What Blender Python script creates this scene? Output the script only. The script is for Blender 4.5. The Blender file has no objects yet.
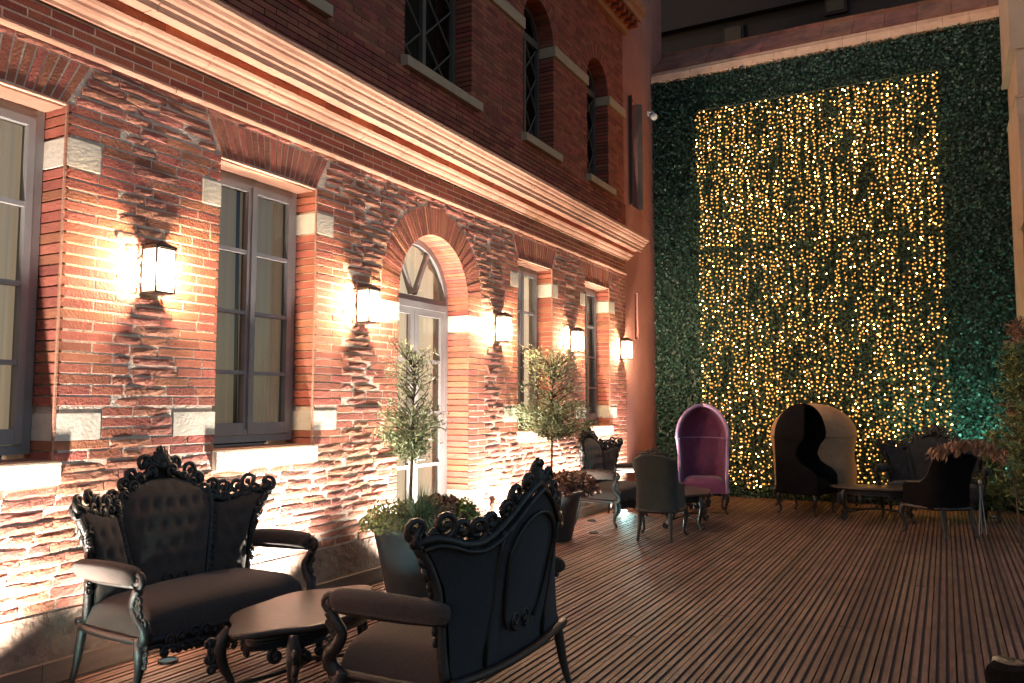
import bpy, math, random
import numpy as np
from mathutils import Vector, Matrix
PI = math.pi
rnd = random.Random(7)
sc = bpy.context.scene
COL = sc.collection

# ------------------------------------------------------------------ mesh helper
class MB:
    def __init__(s): s.v = []; s.f = []; s.m = []; s.cur = 0
    def add(s, vs, fs):
        o = len(s.v); s.v.extend([tuple(p) for p in vs])
        s.f.extend([tuple(i + o for i in q) for q in fs]); s.m.extend([s.cur] * len(fs))
    def box(s, a, b):
        x0, y0, z0 = a; x1, y1, z1 = b
        s.add([(x0,y0,z0),(x1,y0,z0),(x1,y1,z0),(x0,y1,z0),(x0,y0,z1),(x1,y0,z1),(x1,y1,z1),(x0,y1,z1)],
              [(0,3,2,1),(4,5,6,7),(0,1,5,4),(1,2,6,5),(2,3,7,6),(3,0,4,7)])
    def hexa(s, p):   # 8 points, same order as a box
        s.add(p, [(0,3,2,1),(4,5,6,7),(0,1,5,4),(1,2,6,5),(2,3,7,6),(3,0,4,7)])
    def grid(s, fn, nu, nv, closeu=False):
        vs = [fn(i / (nu if closeu else nu - 1), j / (nv - 1)) for j in range(nv) for i in range(nu)]
        fs = []
        for j in range(nv - 1):
            for i in range(nu if closeu else nu - 1):
                a = j * nu + i; b = j * nu + (i + 1) % nu
                fs.append((a, b, b + nu, a + nu))
        s.add(vs, fs)
    def tube(s, pts, rad, n=8, sm=0, flat=1.0):
        pts = [Vector(p) for p in pts]
        if not hasattr(rad, '__len__'): rad = [rad] * len(pts)
        rad = list(rad)
        if sm:
            q = []; rr = []
            for i in range(len(pts) - 1):
                p0 = pts[max(i-1,0)]; p1 = pts[i]; p2 = pts[i+1]; p3 = pts[min(i+2,len(pts)-1)]
                for k in range(sm):
                    t = k / sm
                    q.append(0.5*((2*p1)+(p2-p0)*t+(2*p0-5*p1+4*p2-p3)*t*t+(3*p1-p0-3*p2+p3)*t*t*t))
                    rr.append(rad[i]*(1-t)+rad[i+1]*t)
            q.append(pts[-1]); rr.append(rad[-1]); pts = q; rad = rr
        vs = []; N = len(pts)
        t0 = (pts[1]-pts[0]).normalized()
        up = Vector((0,0,1)) if abs(t0.z) < .9 else Vector((1,0,0))
        nrm = t0.cross(up).normalized()
        for i in range(N):
            t = (pts[min(i+1,N-1)]-pts[max(i-1,0)])
            t = t.normalized() if t.length > 1e-9 else t0
            nrm = (nrm - t * nrm.dot(t))
            nrm = nrm.normalized() if nrm.length > 1e-6 else t.orthogonal().normalized()
            b = t.cross(nrm)
            for k in range(n):
                a = 2*PI*k/n
                vs.append(pts[i] + (nrm*math.cos(a) + b*math.sin(a)*flat)*rad[i])
        fs = []
        for i in range(N-1):
            for k in range(n):
                a = i*n+k; b = i*n+(k+1)%n
                fs.append((a, b, b+n, a+n))
        fs.append(tuple(range(n-1,-1,-1))); fs.append(tuple(range((N-1)*n, N*n)))
        s.add(vs, fs)
    def ball(s, c, r, n=8, m=6):
        if not hasattr(r, '__len__'): r = (r, r, r)
        s.grid(lambda u, v: (c[0]+r[0]*math.sin(PI*min(max(v,.02),.98))*math.cos(2*PI*u),
                             c[1]+r[1]*math.sin(PI*min(max(v,.02),.98))*math.sin(2*PI*u),
                             c[2]-r[2]*math.cos(PI*min(max(v,.02),.98))), n, m, True)
    def prism(s, poly, z0, z1):
        n = len(poly)
        s.add([(x,y,z0) for x,y in poly]+[(x,y,z1) for x,y in poly],
              [tuple(range(n-1,-1,-1)), tuple(range(n,2*n))]+[(i,(i+1)%n,(i+1)%n+n,i+n) for i in range(n)])
    def build(s, name, mats, parent=None, smooth=False, loc=None):
        me = bpy.data.meshes.new(name)
        me.from_pydata(s.v, [], s.f); me.update()
        if not isinstance(mats, (list, tuple)): mats = [mats]
        for m in mats: me.materials.append(m)
        if len(mats) > 1: me.polygons.foreach_set('material_index', s.m)
        if smooth: me.polygons.foreach_set('use_smooth', [True]*len(s.f))
        o = bpy.data.objects.new(name, me); COL.objects.link(o)
        if parent: o.parent = parent
        if loc: o.location = loc
        return o

def tag(o, label=None, cat=None, group=None, kind=None):
    if label: o['label'] = label
    if cat: o['category'] = cat
    if group: o['group'] = group
    if kind: o['kind'] = kind
    return o
def thing(name, label, cat, loc=(0,0,0), rz=0, group=None):
    o = bpy.data.objects.new(name, None); COL.objects.link(o)
    o.location = loc; o.rotation_euler = (0,0,rz); o.empty_display_size = .1
    return tag(o, label, cat, group)
def copy_tree(o, parent=None):
    c = o.copy(); COL.objects.link(c); c.parent = parent
    for ch in list(o.children): copy_tree(ch, c)
    return c

# ------------------------------------------------------------------ materials
def mat(name, base, rough=.6, var=None, scale=8., bump=0, bscale=40., metal=0, spec=.5, island=0, sheen=0, emit=None, estr=0, stretch=None, bdist=.01):
    m = bpy.data.materials.new(name); m.use_nodes = True
    nt = m.node_tree; N = nt.nodes; L = nt.links
    b = N['Principled BSDF']
    b.inputs['Roughness'].default_value = rough; b.inputs['Metallic'].default_value = metal
    b.inputs['Specular IOR Level'].default_value = spec
    b.inputs['Base Color'].default_value = (*base, 1)
    if sheen:
        b.inputs['Sheen Weight'].default_value = sheen; b.inputs['Sheen Roughness'].default_value = .4
    tc = N.new('ShaderNodeTexCoord'); vec = tc.outputs['Object']
    if stretch:
        mp = N.new('ShaderNodeMapping'); mp.inputs['Scale'].default_value = stretch
        L.new(vec, mp.inputs[0]); vec = mp.outputs[0]
    colout = None
    if var:
        n = N.new('ShaderNodeTexNoise'); n.inputs['Scale'].default_value = scale; n.inputs['Detail'].default_value = 6; n.inputs['Roughness'].default_value = .65
        L.new(vec, n.inputs['Vector'])
        r = N.new('ShaderNodeValToRGB'); r.color_ramp.elements[0].position = .3; r.color_ramp.elements[1].position = .7
        r.color_ramp.elements[0].color = (*base,1); r.color_ramp.elements[1].color = (*var,1)
        L.new(n.outputs[0], r.inputs[0]); colout = r.outputs[0]
    if island:
        g = N.new('ShaderNodeNewGeometry')
        h = N.new('ShaderNodeHueSaturation'); h.inputs['Color'].default_value = (*base,1)
        if colout: L.new(colout, h.inputs['Color'])
        mr = N.new('ShaderNodeMapRange'); mr.inputs[3].default_value = 1-island; mr.inputs[4].default_value = 1+island
        L.new(g.outputs['Random Per Island'], mr.inputs[0]); L.new(mr.outputs[0], h.inputs['Value'])
        mu = N.new('ShaderNodeMath'); mu.operation = 'MULTIPLY'; mu.inputs[1].default_value = 7.31
        fr = N.new('ShaderNodeMath'); fr.operation = 'FRACT'
        L.new(g.outputs['Random Per Island'], mu.inputs[0]); L.new(mu.outputs[0], fr.inputs[0])
        m2 = N.new('ShaderNodeMapRange'); m2.inputs[3].default_value = .5-.012; m2.inputs[4].default_value = .5+.012
        L.new(fr.outputs[0], m2.inputs[0]); L.new(m2.outputs[0], h.inputs['Hue'])
        colout = h.outputs[0]
    if colout: L.new(colout, b.inputs['Base Color'])
    if bump:
        n2 = N.new('ShaderNodeTexNoise'); n2.inputs['Scale'].default_value = bscale; n2.inputs['Detail'].default_value = 5
        L.new(vec, n2.inputs['Vector'])
        bp = N.new('ShaderNodeBump'); bp.inputs['Strength'].default_value = bump; bp.inputs['Distance'].default_value = bdist
        L.new(n2.outputs[0], bp.inputs['Height']); L.new(bp.outputs[0], b.inputs['Normal'])
    if emit:
        b.inputs['Emission Color'].default_value = (*emit,1); b.inputs['Emission Strength'].default_value = estr
    return m

M = {}
M['brick'] = mat('old_brick', (.43,.15,.095), .85, (.33,.10,.066), 9, .7, 60, island=.26)
M['brick_rough'] = mat('rough_brick', (.46,.19,.13), .9, (.32,.12,.085), 9, .8, 45, island=.28, bdist=.012)
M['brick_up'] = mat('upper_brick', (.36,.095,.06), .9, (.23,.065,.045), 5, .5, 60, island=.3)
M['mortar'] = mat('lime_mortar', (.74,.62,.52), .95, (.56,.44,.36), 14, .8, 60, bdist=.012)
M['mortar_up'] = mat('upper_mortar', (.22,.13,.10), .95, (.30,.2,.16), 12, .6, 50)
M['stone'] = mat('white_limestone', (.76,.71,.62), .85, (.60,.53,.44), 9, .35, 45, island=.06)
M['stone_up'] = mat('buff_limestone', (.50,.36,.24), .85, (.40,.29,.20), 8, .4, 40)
M['cornice'] = mat('terracotta_cornice', (.47,.25,.175), .8, (.33,.165,.115), 4, .5, 30, stretch=(1,1,3))
M['plaster'] = mat('plinth_render', (.32,.23,.18), .95, (.20,.14,.11), 5, 1.0, 14, bdist=.04)
M['pink'] = mat('pink_stucco', (.46,.20,.165), .9, (.33,.135,.11), 1.3, .5, 50)
M['ochre'] = mat('ochre_stucco', (.42,.30,.22), .9, (.32,.22,.16), 2, .4, 60)
M['deck'] = mat('deck_timber', (.235,.137,.094), .6, (.095,.055,.042), 4, .5, 30, spec=.35, island=.22, stretch=(9,.7,9))
_nt = M['deck'].node_tree; _b = _nt.nodes['Principled BSDF']; _l = _b.inputs['Base Color'].links[0]; _src = _l.from_socket
_n = _nt.nodes.new('ShaderNodeTexNoise'); _n.inputs['Scale'].default_value = 1.1; _n.inputs['Detail'].default_value = 7; _n.inputs['Roughness'].default_value = .7
_tc = _nt.nodes.new('ShaderNodeTexCoord'); _nt.links.new(_tc.outputs['Object'], _n.inputs['Vector'])
_r = _nt.nodes.new('ShaderNodeMapRange'); _r.inputs[1].default_value = .3; _r.inputs[2].default_value = .7; _r.inputs[3].default_value = .62; _r.inputs[4].default_value = 1.35
_h = _nt.nodes.new('ShaderNodeHueSaturation'); _nt.links.new(_n.outputs[0], _r.inputs[0]); _nt.links.new(_r.outputs[0], _h.inputs['Value'])
_nt.links.new(_src, _h.inputs['Color']); _nt.links.new(_h.outputs[0], _b.inputs['Base Color'])
M['board'] = mat('kick_board_timber', (.19,.14,.11), .7, (.12,.09,.07), 4, .4, 30, stretch=(6,1,6))
M['earth'] = mat('dark_ground', (.05,.045,.04), .95, (.07,.06,.05), 2)
M['frame'] = mat('grey_lilac_paint', (.30,.285,.29), .42, (.24,.23,.235), 6)
M['dark_frame'] = mat('dark_window_paint', (.13,.10,.085), .6, (.09,.07,.06), 6)
M['fabric'] = mat('brown_linen', (.085,.061,.052), .95, (.034,.025,.022), 130, 1.0, 300, sheen=.15, bdist=.005)
M['fabric_dark'] = mat('charcoal_cloth', (.030,.031,.037), .95, (.012,.013,.016), 130, 1.0, 300, sheen=.12, bdist=.003)
M['carved'] = mat('black_carved_wood', (.013,.011,.011), .42, (.022,.018,.017), 20, .4, 90)
M['lacquer'] = mat('dark_lacquer_wood', (.06,.045,.04), .34, (.09,.065,.055), 5, .1, 20, stretch=(5,1,1))
M['velvet_green'] = mat('grey_green_velvet', (.035,.042,.038), .95, (.022,.027,.025), 12, .5, 160, sheen=.12)
M['velvet_black'] = mat('black_velvet', (.010,.009,.010), 1, (.006,.0055,.007), 12, .5, 200, sheen=.0, spec=.05)
M['velvet_purple'] = mat('plum_velvet', (.21,.05,.13), .75, (.14,.035,.09), 14, .5, 160, sheen=.35)
M['lilac'] = mat('lilac_piping', (.42,.26,.46), .6, (.34,.2,.36), 14)
M['velvet_bronze'] = mat('bronze_cloth', (.36,.23,.14), .8, (.27,.165,.10), 14, .4, 120, sheen=.1)
M['black_metal'] = mat('black_metal', (.03,.025,.022), .45, metal=.6)
M['pot'] = mat('slate_pot', (.05,.056,.065), .42, (.035,.04,.045), 8, .15, 40)
M['soil'] = mat('soil', (.04,.028,.02), .95, (.06,.04,.03), 30, .8, 60)
M['trunk'] = mat('olive_bark', (.12,.09,.065), .9, (.07,.05,.04), 30, .8, 60)
M['white'] = mat('white_plastic', (.75,.75,.72), .5)
M['pipe'] = mat('galvanised_metal', (.45,.46,.47), .4, metal=.5)
M['roof'] = mat('clay_tiles', (.30,.12,.085), .9, (.11,.05,.04), 3, .8, 14, island=.1)
M['night_wall'] = mat('dark_render', (.014,.010,.013), .95, (.009,.007,.010), 1.2, .4, 20)
M['copper'] = mat('coping_render', (.66,.42,.30), .85, (.50,.30,.21), 6, .4, 40)
M['void'] = mat('room_dark', (.03,.025,.02), .9)
M['cable'] = mat('fairy_wire', (.05,.06,.03), .6)

def leafmat(name, a, b, rough=.55, island=.35, trans=.15):
    m = mat(name, a, rough, b, 3, island=island)
    m.node_tree.nodes['Principled BSDF'].inputs['Transmission Weight'].default_value = 0
    return m
M['ivy'] = leafmat('artificial_ivy', (.024,.072,.046), (.015,.042,.030), .5)
M['olive'] = leafmat('olive_leaf', (.25,.29,.15), (.15,.185,.09), .5)
M['grassblade'] = leafmat('festuca_blades', (.12,.20,.12), (.08,.14,.08))
M['heuchera'] = leafmat('russet_leaf', (.19,.08,.05), (.11,.055,.035))
M['limeleaf'] = leafmat('lime_leaf', (.20,.25,.06), (.12,.17,.05))
M['conifer'] = leafmat('feathery_green', (.20,.235,.08), (.12,.15,.05))
M['rusty'] = leafmat('rust_frond', (.36,.185,.105), (.23,.12,.07))

def emitmat(name, col, s):
    m = bpy.data.materials.new(name); m.use_nodes = True; nt = m.node_tree
    for n in list(nt.nodes): nt.nodes.remove(n)
    o = nt.nodes.new('ShaderNodeOutputMaterial'); e = nt.nodes.new('ShaderNodeEmission')
    e.inputs[0].default_value = (*col,1); e.inputs[1].default_value = s; nt.links.new(e.outputs[0], o.inputs[0])
    return m
M['fairy_dim'] = emitmat('fairy_bulb_amber', (1,.43,.085), .8)
M['fairy_mid'] = emitmat('fairy_bulb_gold', (1,.50,.13), 1.15)
M['fairy'] = emitmat('fairy_bulb_bright', (1,.45,.10), 30)
M['bulb'] = emitmat('lamp_bulb', (1,.72,.45), 1250)
M['led_bright'] = emitmat('led_bright', (.72,1,.95), 40)
M['led'] = emitmat('led_cool', (.72,1,.95), .08)

def glass(name, tint, refl=.08, emit=None, es=0):
    m = bpy.data.materials.new(name); m.use_nodes = True; nt = m.node_tree; N = nt.nodes; L = nt.links
    for n in list(N): N.remove(n)
    o = N.new('ShaderNodeOutputMaterial'); t = N.new('ShaderNodeBsdfTransparent'); g = N.new('ShaderNodeBsdfGlossy')
    t.inputs[0].default_value = (*tint,1); g.inputs['Roughness'].default_value = .03
    fr = N.new('ShaderNodeFresnel'); fr.inputs[0].default_value = 1.5
    mx = N.new('ShaderNodeMixShader'); L.new(fr.outputs[0], mx.inputs[0]); L.new(t.outputs[0], mx.inputs[1]); L.new(g.outputs[0], mx.inputs[2])
    out = mx.outputs[0]
    if emit:
        e = N.new('ShaderNodeEmission'); e.inputs[0].default_value = (*emit,1); e.inputs[1].default_value = es
        ad = N.new('ShaderNodeAddShader'); L.new(out, ad.inputs[0]); L.new(e.outputs[0], ad.inputs[1]); out = ad.outputs[0]
    L.new(out, o.inputs[0]); return m
M['glass'] = glass('window_glass', (.82,.80,.76))
M['lantern_glass'] = glass('glowing_lantern_glass', (.92,.9,.86), emit=(1,.80,.52), es=1.6)  # clear panes; emission paints the bulb's white glare into them

def curtain_mat(name, col, es):  # room light is put into the cloth as its own faint emission
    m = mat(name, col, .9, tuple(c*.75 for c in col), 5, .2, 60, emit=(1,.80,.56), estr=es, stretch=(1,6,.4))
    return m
M['curtain_glow_low'] = curtain_mat('curtain_glow_low', (.45,.36,.28), .06)
M['curtain_glow_mid'] = curtain_mat('curtain_glow_mid', (.5,.4,.31), .13)
M['curtain_glow_high'] = curtain_mat('curtain_glow_high', (.62,.52,.4), .40)

# ------------------------------------------------------------------ setting: ground and deck
mb = MB(); mb.add([(-60,-60,-.16),(60,-60,-.16),(60,60,-.16),(-60,60,-.16)], [(0,1,2,3)])
tag(mb.build('ground', M['earth']), 'dark bare ground beneath the timber deck', 'ground', kind='structure')
mb = MB()
BW = .148
prof = [(0,-.03),(0,0),(.032,0),(.033,-.008),(.053,-.008),(.054,0),(.086,0),(.087,-.008),(.107,-.008),(.108,0),(.139,0),(.139,-.03)]
x = .03
while x < 5.95:
    y = -3 + rnd.random()*2.2
    y = y - 2.5
    while y < 14.28:
        L_ = rnd.choice([2.4,3.0,3.6,4.2]); y1 = min(y+L_-.006, 14.28)
        dz = rnd.uniform(-.0015,.0015); dx = rnd.uniform(-.0015,.0015)
        pv = [(x+px+dx, y, pz+dz) for px,pz in prof]+[(x+px+dx, y1, pz+dz) for px,pz in prof]; n = len(prof)
        mb.add(pv, [(i,i+n,i+1+n,i+1) for i in range(n-1)]+[tuple(range(n)), tuple(range(2*n-1,n-1,-1))])
        for q_ in (2,3,4,6,7,8): mb.m[-(n+1)+q_] = 1
        y += L_
    x += BW
deck = mb.build('deck_floor', [M['deck'], mat('deck_groove_dirt', (.10,.058,.045), .85, (.05,.03,.025), 4, .5, 30)]); tag(deck, 'grooved brown timber decking boards of the terrace', 'deck', kind='structure')

# ------------------------------------------------------------------ the brick building
bld = thing('brick_building', 'old red brick building with arched door, white stone blocks and long pale cornice', 'building', (-.3,6.5,0))
bld_loc = Vector(bld.location)
def bpart(mb, name, mats, parent=bld, smooth=False):
    o = mb.build(name, mats, parent, smooth)
    if parent is bld: o.location = -bld_loc
    return o
WIN = [(1.94,2.94),(4.13,5.14),(8.80,9.78),(10.92,11.88)]
WZ0, WZ1 = 1.27, 3.39
DC, DR, DS = 6.97, .64, 2.70
UW = [(2.44,.45),(4.64,.45),(7.02,.64),(9.40,.45),(11.48,.43)]   # centre, half width
UZ0, UZS = 5.03, 6.54
Y0, Y1 = -2.5, 12.62

def sub_iv(ivs, a, b):
    out = []
    for p, q in ivs:
        if b <= p or a >= q: out.append((p,q)); continue
        if a > p: out.append((p,a))
        if b < q: out.append((b,q))
    return out
def core_blocked(z, upper):
    r = []
    if not upper:
        for a, b in WIN:
            if WZ0-.15 < z < WZ1+.02: r.append((a-.03,b+.03))
        if z < DS: r.append((DC-DR-.03,DC+DR+.03))
        elif z < DS+DR+.03: h = math.sqrt(max(0,(DR+.03)**2-(z-DS)**2)); r.append((DC-h,DC+h))
    else:
        for c, h in UW:
            if UZ0-.1 < z < UZS: r.append((c-h-.03,c+h+.03))
            elif UZS <= z < UZS+h+.03: k = math.sqrt(max(0,(h+.03)**2-(z-UZS)**2)); r.append((c-k,c+k))
    return r
def core(z0, z1, step, upper, mb, xf):
    z = z0; last = None
    while z < z1-1e-6:
        zb = min(z+step, z1); bl = core_blocked((z+zb)/2, upper)
        ivs = [(Y0,Y1)]
        for a,b in bl: ivs = sub_iv(ivs,a,b)
        if last and last[2] == ivs: last[1] = zb
        else:
            if last:
                for a,b in last[2]: mb.box((-.55,a,last[0]),(xf,b,last[1]))
            last = [z, zb, ivs]
        z = zb
    for a,b in last[2]: mb.box((-.55,a,last[0]),(xf,b,last[1]))
mb = MB(); core(.0, 4.28, .02, False, mb, .0015); bpart(mb, 'wall', M['mortar'])
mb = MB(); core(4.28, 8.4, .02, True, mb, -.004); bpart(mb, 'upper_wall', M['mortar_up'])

def vnoise(y, z, s=1.0):
    return (math.sin(y*3.1*s+z*1.7*s)+math.sin(y*7.3*s-z*4.1*s+1.3)+math.sin(y*1.1*s+z*9.7*s+2.2))/3
def rough_brick(mb, y0, y1, z0, z1, rough, xback=-.03):
    nx, nz = (6,4) if rough > .3 else (2,2)
    if rough <= .3:
        p = rnd.uniform(.0025,.0055); e = .003
        v = [(p,y0+e,z0+e),(p,y1-e,z0+e),(p,y1-e,z1-e),(p,y0+e,z1-e),(p-.004,y0,z0),(p-.004,y1,z0),(p-.004,y1,z1),(p-.004,y0,z1),
             (xback,y0,z0),(xback,y1,z0),(xback,y1,z1),(xback,y0,z1)]
        mb.add(v, [(0,1,2,3),(4,5,1,0),(5,6,2,1),(6,7,3,2),(7,4,0,3),(8,9,5,4),(9,10,6,5),(10,11,7,6),(11,8,4,7)])
        return
    base = rnd.uniform(.004,.014)*rough; tilt = rnd.uniform(-.002,.002)*rough; ty = rnd.uniform(-.004,.004)*rough
    vs = []
    ph = rnd.random()*10
    for j in range(nz):
        for i in range(nx):
            s = i/(nx-1); t = j/(nz-1)
            ed = (i in (0,nx-1)) or (j in (0,nz-1))
            yy = y0+(y1-y0)*s; zz = z0+(z1-z0)*t
            cx = base + tilt*(t-.5)*2 + ty*(s-.5)*2 + rnd.uniform(-.0018,.0018)*rough - (.004 if ed else 0)
            if ed:
                zz += (math.sin(s*5+ph)*.002+rnd.uniform(-.0025,.0025))*rough; yy += rnd.uniform(-.006,.006)*rough
            vs.append((cx, yy, zz))
    nf = nx*nz
    border = [i for i in range(nx)]+[nx*(j+1)-1 for j in range(1,nz)]+[nx*(nz-1)+i for i in range(nx-2,-1,-1)]+[nx*j for j in range(nz-2,0,-1)]
    bv = [(xback, vs[i][1], vs[i][2]) for i in border]
    fs = [(j*nx+i, j*nx+i+1, (j+1)*nx+i+1, (j+1)*nx+i) for j in range(nz-1) for i in range(nx-1)]
    nb = len(border)
    fs += [(nf+k, nf+(k+1)%nb, border[(k+1)%nb], border[k]) for k in range(nb)]
    mb.add(vs+bv, fs)

def arch_ring(mb, c, zs, r0, r1, n, xf=.004, xb=-.275, gap=.1):
    for k in range(n):
        a0 = PI*(k+gap/2)/n; a1 = PI*(k+1-gap/2)/n; p = rnd.uniform(-.002,.003)
        P = lambda r,a,x: (x, c+r*math.cos(a), zs+r*math.sin(a))
        mb.hexa([P(r0,a0,xb),P(r1,a0,xb),P(r1,a1,xb),P(r0,a1,xb),P(r0,a0,xf+p),P(r1,a0,xf+p),P(r1,a1,xf+p),P(r0,a1,xf+p)])

mbs, mbr, mbst = MB(), MB(), MB()
BLK = []   # white stones (y0,y1,z0,z1)
for a,b in WIN:
    for z0_,z1_ in ((1.38,1.54),(3.03,3.2)):
        BLK.append((a-rnd.uniform(.16,.2) if z0_>2 else a-.36, a, z0_, z1_)); BLK.append((b, b+(rnd.uniform(.16,.24) if z0_>2 else .3), z0_, z1_))
BLK += [(DC-DR-.3,DC-DR,2.40,2.57),(DC+DR,DC+DR+.3,2.40,2.57),(DC-DR-.3,DC-DR,.48,.66),(DC+DR,DC+DR+.34,.48,.66)]
for a,b,c,d in BLK:
    q_ = MB(); q_.box((-.285,a+.004,c),(.007,b-.004,d)); bpart(q_, 'stone_block', M['stone'])
CH = .0655
nc = 0; z = .40
while z < 3.70:
    nc += 1; zc = z+CH/2
    ivs = [(Y0,Y1)]; edges = []
    for a,b in WIN:
        if WZ0 < zc < WZ1: ivs = sub_iv(ivs,a,b); edges += [a,b]
        elif WZ0-.16 < zc <= WZ0: ivs = sub_iv(ivs,a-.02,b+.05)
        elif WZ1 <= zc < WZ1+.28:
            k = .02+.14*(zc-WZ1)/.28; ivs = sub_iv(ivs,a-k,b+k)
    if zc < DS: ivs = sub_iv(ivs,DC-DR,DC+DR); edges += [DC-DR,DC+DR]
    elif zc < DS+.94: h = math.sqrt(.94**2-(zc-DS)**2); ivs = sub_iv(ivs,DC-h,DC+h)
    for a,b,c,d in BLK:
        if c-.02 < zc < d+.02: ivs = sub_iv(ivs,a,b)
    edges += [Y1]
    for a,b in ivs:
        y = a+.004
        first = True
        while y < b-.03:
            near = min([abs(y-e) for e in edges] or [9]); nearb = min([abs(b-e) for e in edges] or [9])
            quo = near < .30 or (nearb < .02 and b-y < .34) or (b > Y1-.02 and b-y < .4)
            inq = [e for e in (edges if WZ0 < zc else []) if abs(y-e) < .34 or abs(min(y+.3,b)-e) < .34]
            if quo or inq:
                L_ = (.36 if nc % 2 else .22) if first else rnd.uniform(.2,.30)
                rg = .25 if zc > .75 else .7
            else:
                L_ = rnd.choice([rnd.uniform(.12,.22),rnd.uniform(.22,.4),rnd.uniform(.25,.38)]); rg = 1.0
            ye = y+L_
            if b-ye < .09: ye = b-.002
            ye = min(ye, b-.002)
            deep = (abs(y-a) < .01 and any(abs(a-e) < .012 for e in edges)) or (abs(ye-b) < .01 and any(abs(b-e) < .012 for e in edges))
            mg = .0075 if rg < .5 else rnd.uniform(.006,.011)
            hz0, hz1 = z+mg, z+CH-mg*.6
            w = 0
            if rg > .5:
                w = vnoise(y,z)*.0025; hz0 += rnd.uniform(-.002,.004); hz1 -= rnd.uniform(-.002,.006)
                if rnd.random() < .05: hz1 -= .012
            hz0 += w; hz1 += w
            rough_brick(mbs if rg < .5 else mbr, y+mg*.6, ye-mg*.6, hz0, hz1, rg, -.285 if deep else -.03)
            y = ye; first = False
    z += CH
# flat-arch voussoirs over the windows
for a,b in WIN:
    n = 19; c = (a+b)/2
    for k in range(n):
        s0 = (k+.10)/n; s1 = (k+.90)/n; p = rnd.uniform(-.002,.003)
        zb = lambda s: WZ1+.018+.012*math.sin(PI*s)
        bot = lambda s: (a-.0 + (b-a)*s); top = lambda s: (a-.14)+(b-a+.28)*s
        mbs.hexa([(-.03,bot(s0),zb(s0)),(-.03,bot(s1),zb(s1)),(-.03,top(s1),WZ1+.285),(-.03,top(s0),WZ1+.285),
                  (.004+p,bot(s0),zb(s0)),(.004+p,bot(s1),zb(s1)),(.004+p,top(s1),WZ1+.285),(.004+p,top(s0),WZ1+.285)])
arch_ring(mbs, DC, DS, DR, DR+.29, 52)
# frieze above the string course
z = 3.772; k = 0
while z < 3.93:
    y = Y0+(k%2)*.14
    while y < Y1: rough_brick(mbs, y+.004, min(y+.276,Y1), z+.004, z+.052, .2); y += .28
    z += .058; k += 1
bpart(mbs, 'brickwork', M['brick']); bpart(mbr, 'rough_brickwork', M['brick_rough'])

# upper brickwork
mbu = MB()
def ibox(a,b):
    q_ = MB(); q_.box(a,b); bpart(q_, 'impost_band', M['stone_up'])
z = 4.33; k = 0
for i in range(len(UW)-1):
    a = UW[i][0]+UW[i][1]; b = UW[i+1][0]-UW[i+1][1]
    ibox((-.275,a,6.385),(.035,b,6.53))
ibox((-.275,UW[-1][0]+UW[-1][1],6.385),(.035,Y1+.03,6.53)); ibox((-.275,Y0,6.385),(.035,UW[0][0]-UW[0][1],6.53))
while z < 8.3:
    zc = z+.03; ivs = [(Y0,Y1)]
    for c,h in UW:
        if UZ0-.12 < zc < UZS: ivs = sub_iv(ivs,c-h,c+h)
        elif UZS <= zc < UZS+h+.22: q = math.sqrt((h+.22)**2-(zc-UZS)**2); ivs = sub_iv(ivs,c-q,c+q)
    if not (6.37 < zc < 6.55):
        for a,b in ivs:
            y = a+.002; fst = True
            while y < b-.02:
                L_ = .12 if (fst and k%2) else .245
                ye = min(y+L_, b-.002)
                if b-ye < .06: ye = b-.002
                dp = -.275 if (abs(y-a) < .01 or abs(ye-b) < .01) and UZ0 < zc < UZS else -.03
                off = .03 if z < 4.9 else 0
                mbu.box((dp,y+.004,z+.005),(off+rnd.uniform(-.001,.004),ye-.004,z+.053)); y = ye; fst = False
    z += .058; k += 1
for c,h in UW: arch_ring(mbu, c, UZS, h, h+.21, 30)
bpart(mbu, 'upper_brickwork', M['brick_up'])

# mouldings
def moulding(name, prof, y0, y1, m, nseg=1):
    mb = MB(); n = len(prof); ys = [y0+(y1-y0)*i/nseg for i in range(nseg+1)]
    for i in range(nseg):
        a, b = ys[i]+.0015, ys[i+1]-.0015; d = rnd.uniform(-.003,.003) if nseg > 1 else 0
        dz = rnd.uniform(-.002,.002) if nseg > 1 else 0
        vs = [(px+(d if px > 0 else 0),a,pz+dz) for px,pz in prof]+[(px+(d if px > 0 else 0),b,pz+dz) for px,pz in prof]
        mb.add(vs, [(j,j+1,j+1+n,j+n) for j in range(n-1)]+[(n-1,0,n,2*n-1)]+[tuple(range(n-1,-1,-1)),tuple(range(n,2*n))])
    return bpart(mb, name, m)
moulding('string_course', [(-.012,3.722),(.018,3.722),(.028,3.73),(.038,3.742),(.038,3.753),(.022,3.764),(-.012,3.766)], Y0, Y1+.02, M['cornice'], 22)
moulding('cornice', [(-.005,3.955),(.045,3.955),(.05,3.975),(.085,3.985),(.1,4.0),(.105,4.018),(.135,4.024),(.15,4.045),(-.005,4.045)], Y0, Y1+.03, M['cornice'], 26)
moulding('brick_band', [(-.005,4.047),(.145,4.047),(.145,4.108),(-.005,4.108)], Y0, Y1+.03, M['brick'], 48)
moulding('cornice', [(-.005,4.11),(.255,4.11),(.265,4.085),(.285,4.085),(.29,4.125),(.305,4.135),(.31,4.165),(.335,4.175),(.355,4.195),(.36,4.215),(.385,4.22),(.40,4.245),(.42,4.255),(.425,4.285),(.40,4.295),(-.005,4.34)], Y0, Y1+.04, M['cornice'], 26)
moulding('upper_cornice', [(-.005,7.86),(.06,7.86),(.07,7.93),(.12,7.96),(.14,8.02),(.27,8.05),(.28,8.02),(.31,8.02),(.32,8.10),(.37,8.13),(.40,8.20),(.40,8.26),(-.005,8.40)], Y0, Y1+.1, M['cornice'], 20)
y = 9.4
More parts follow.
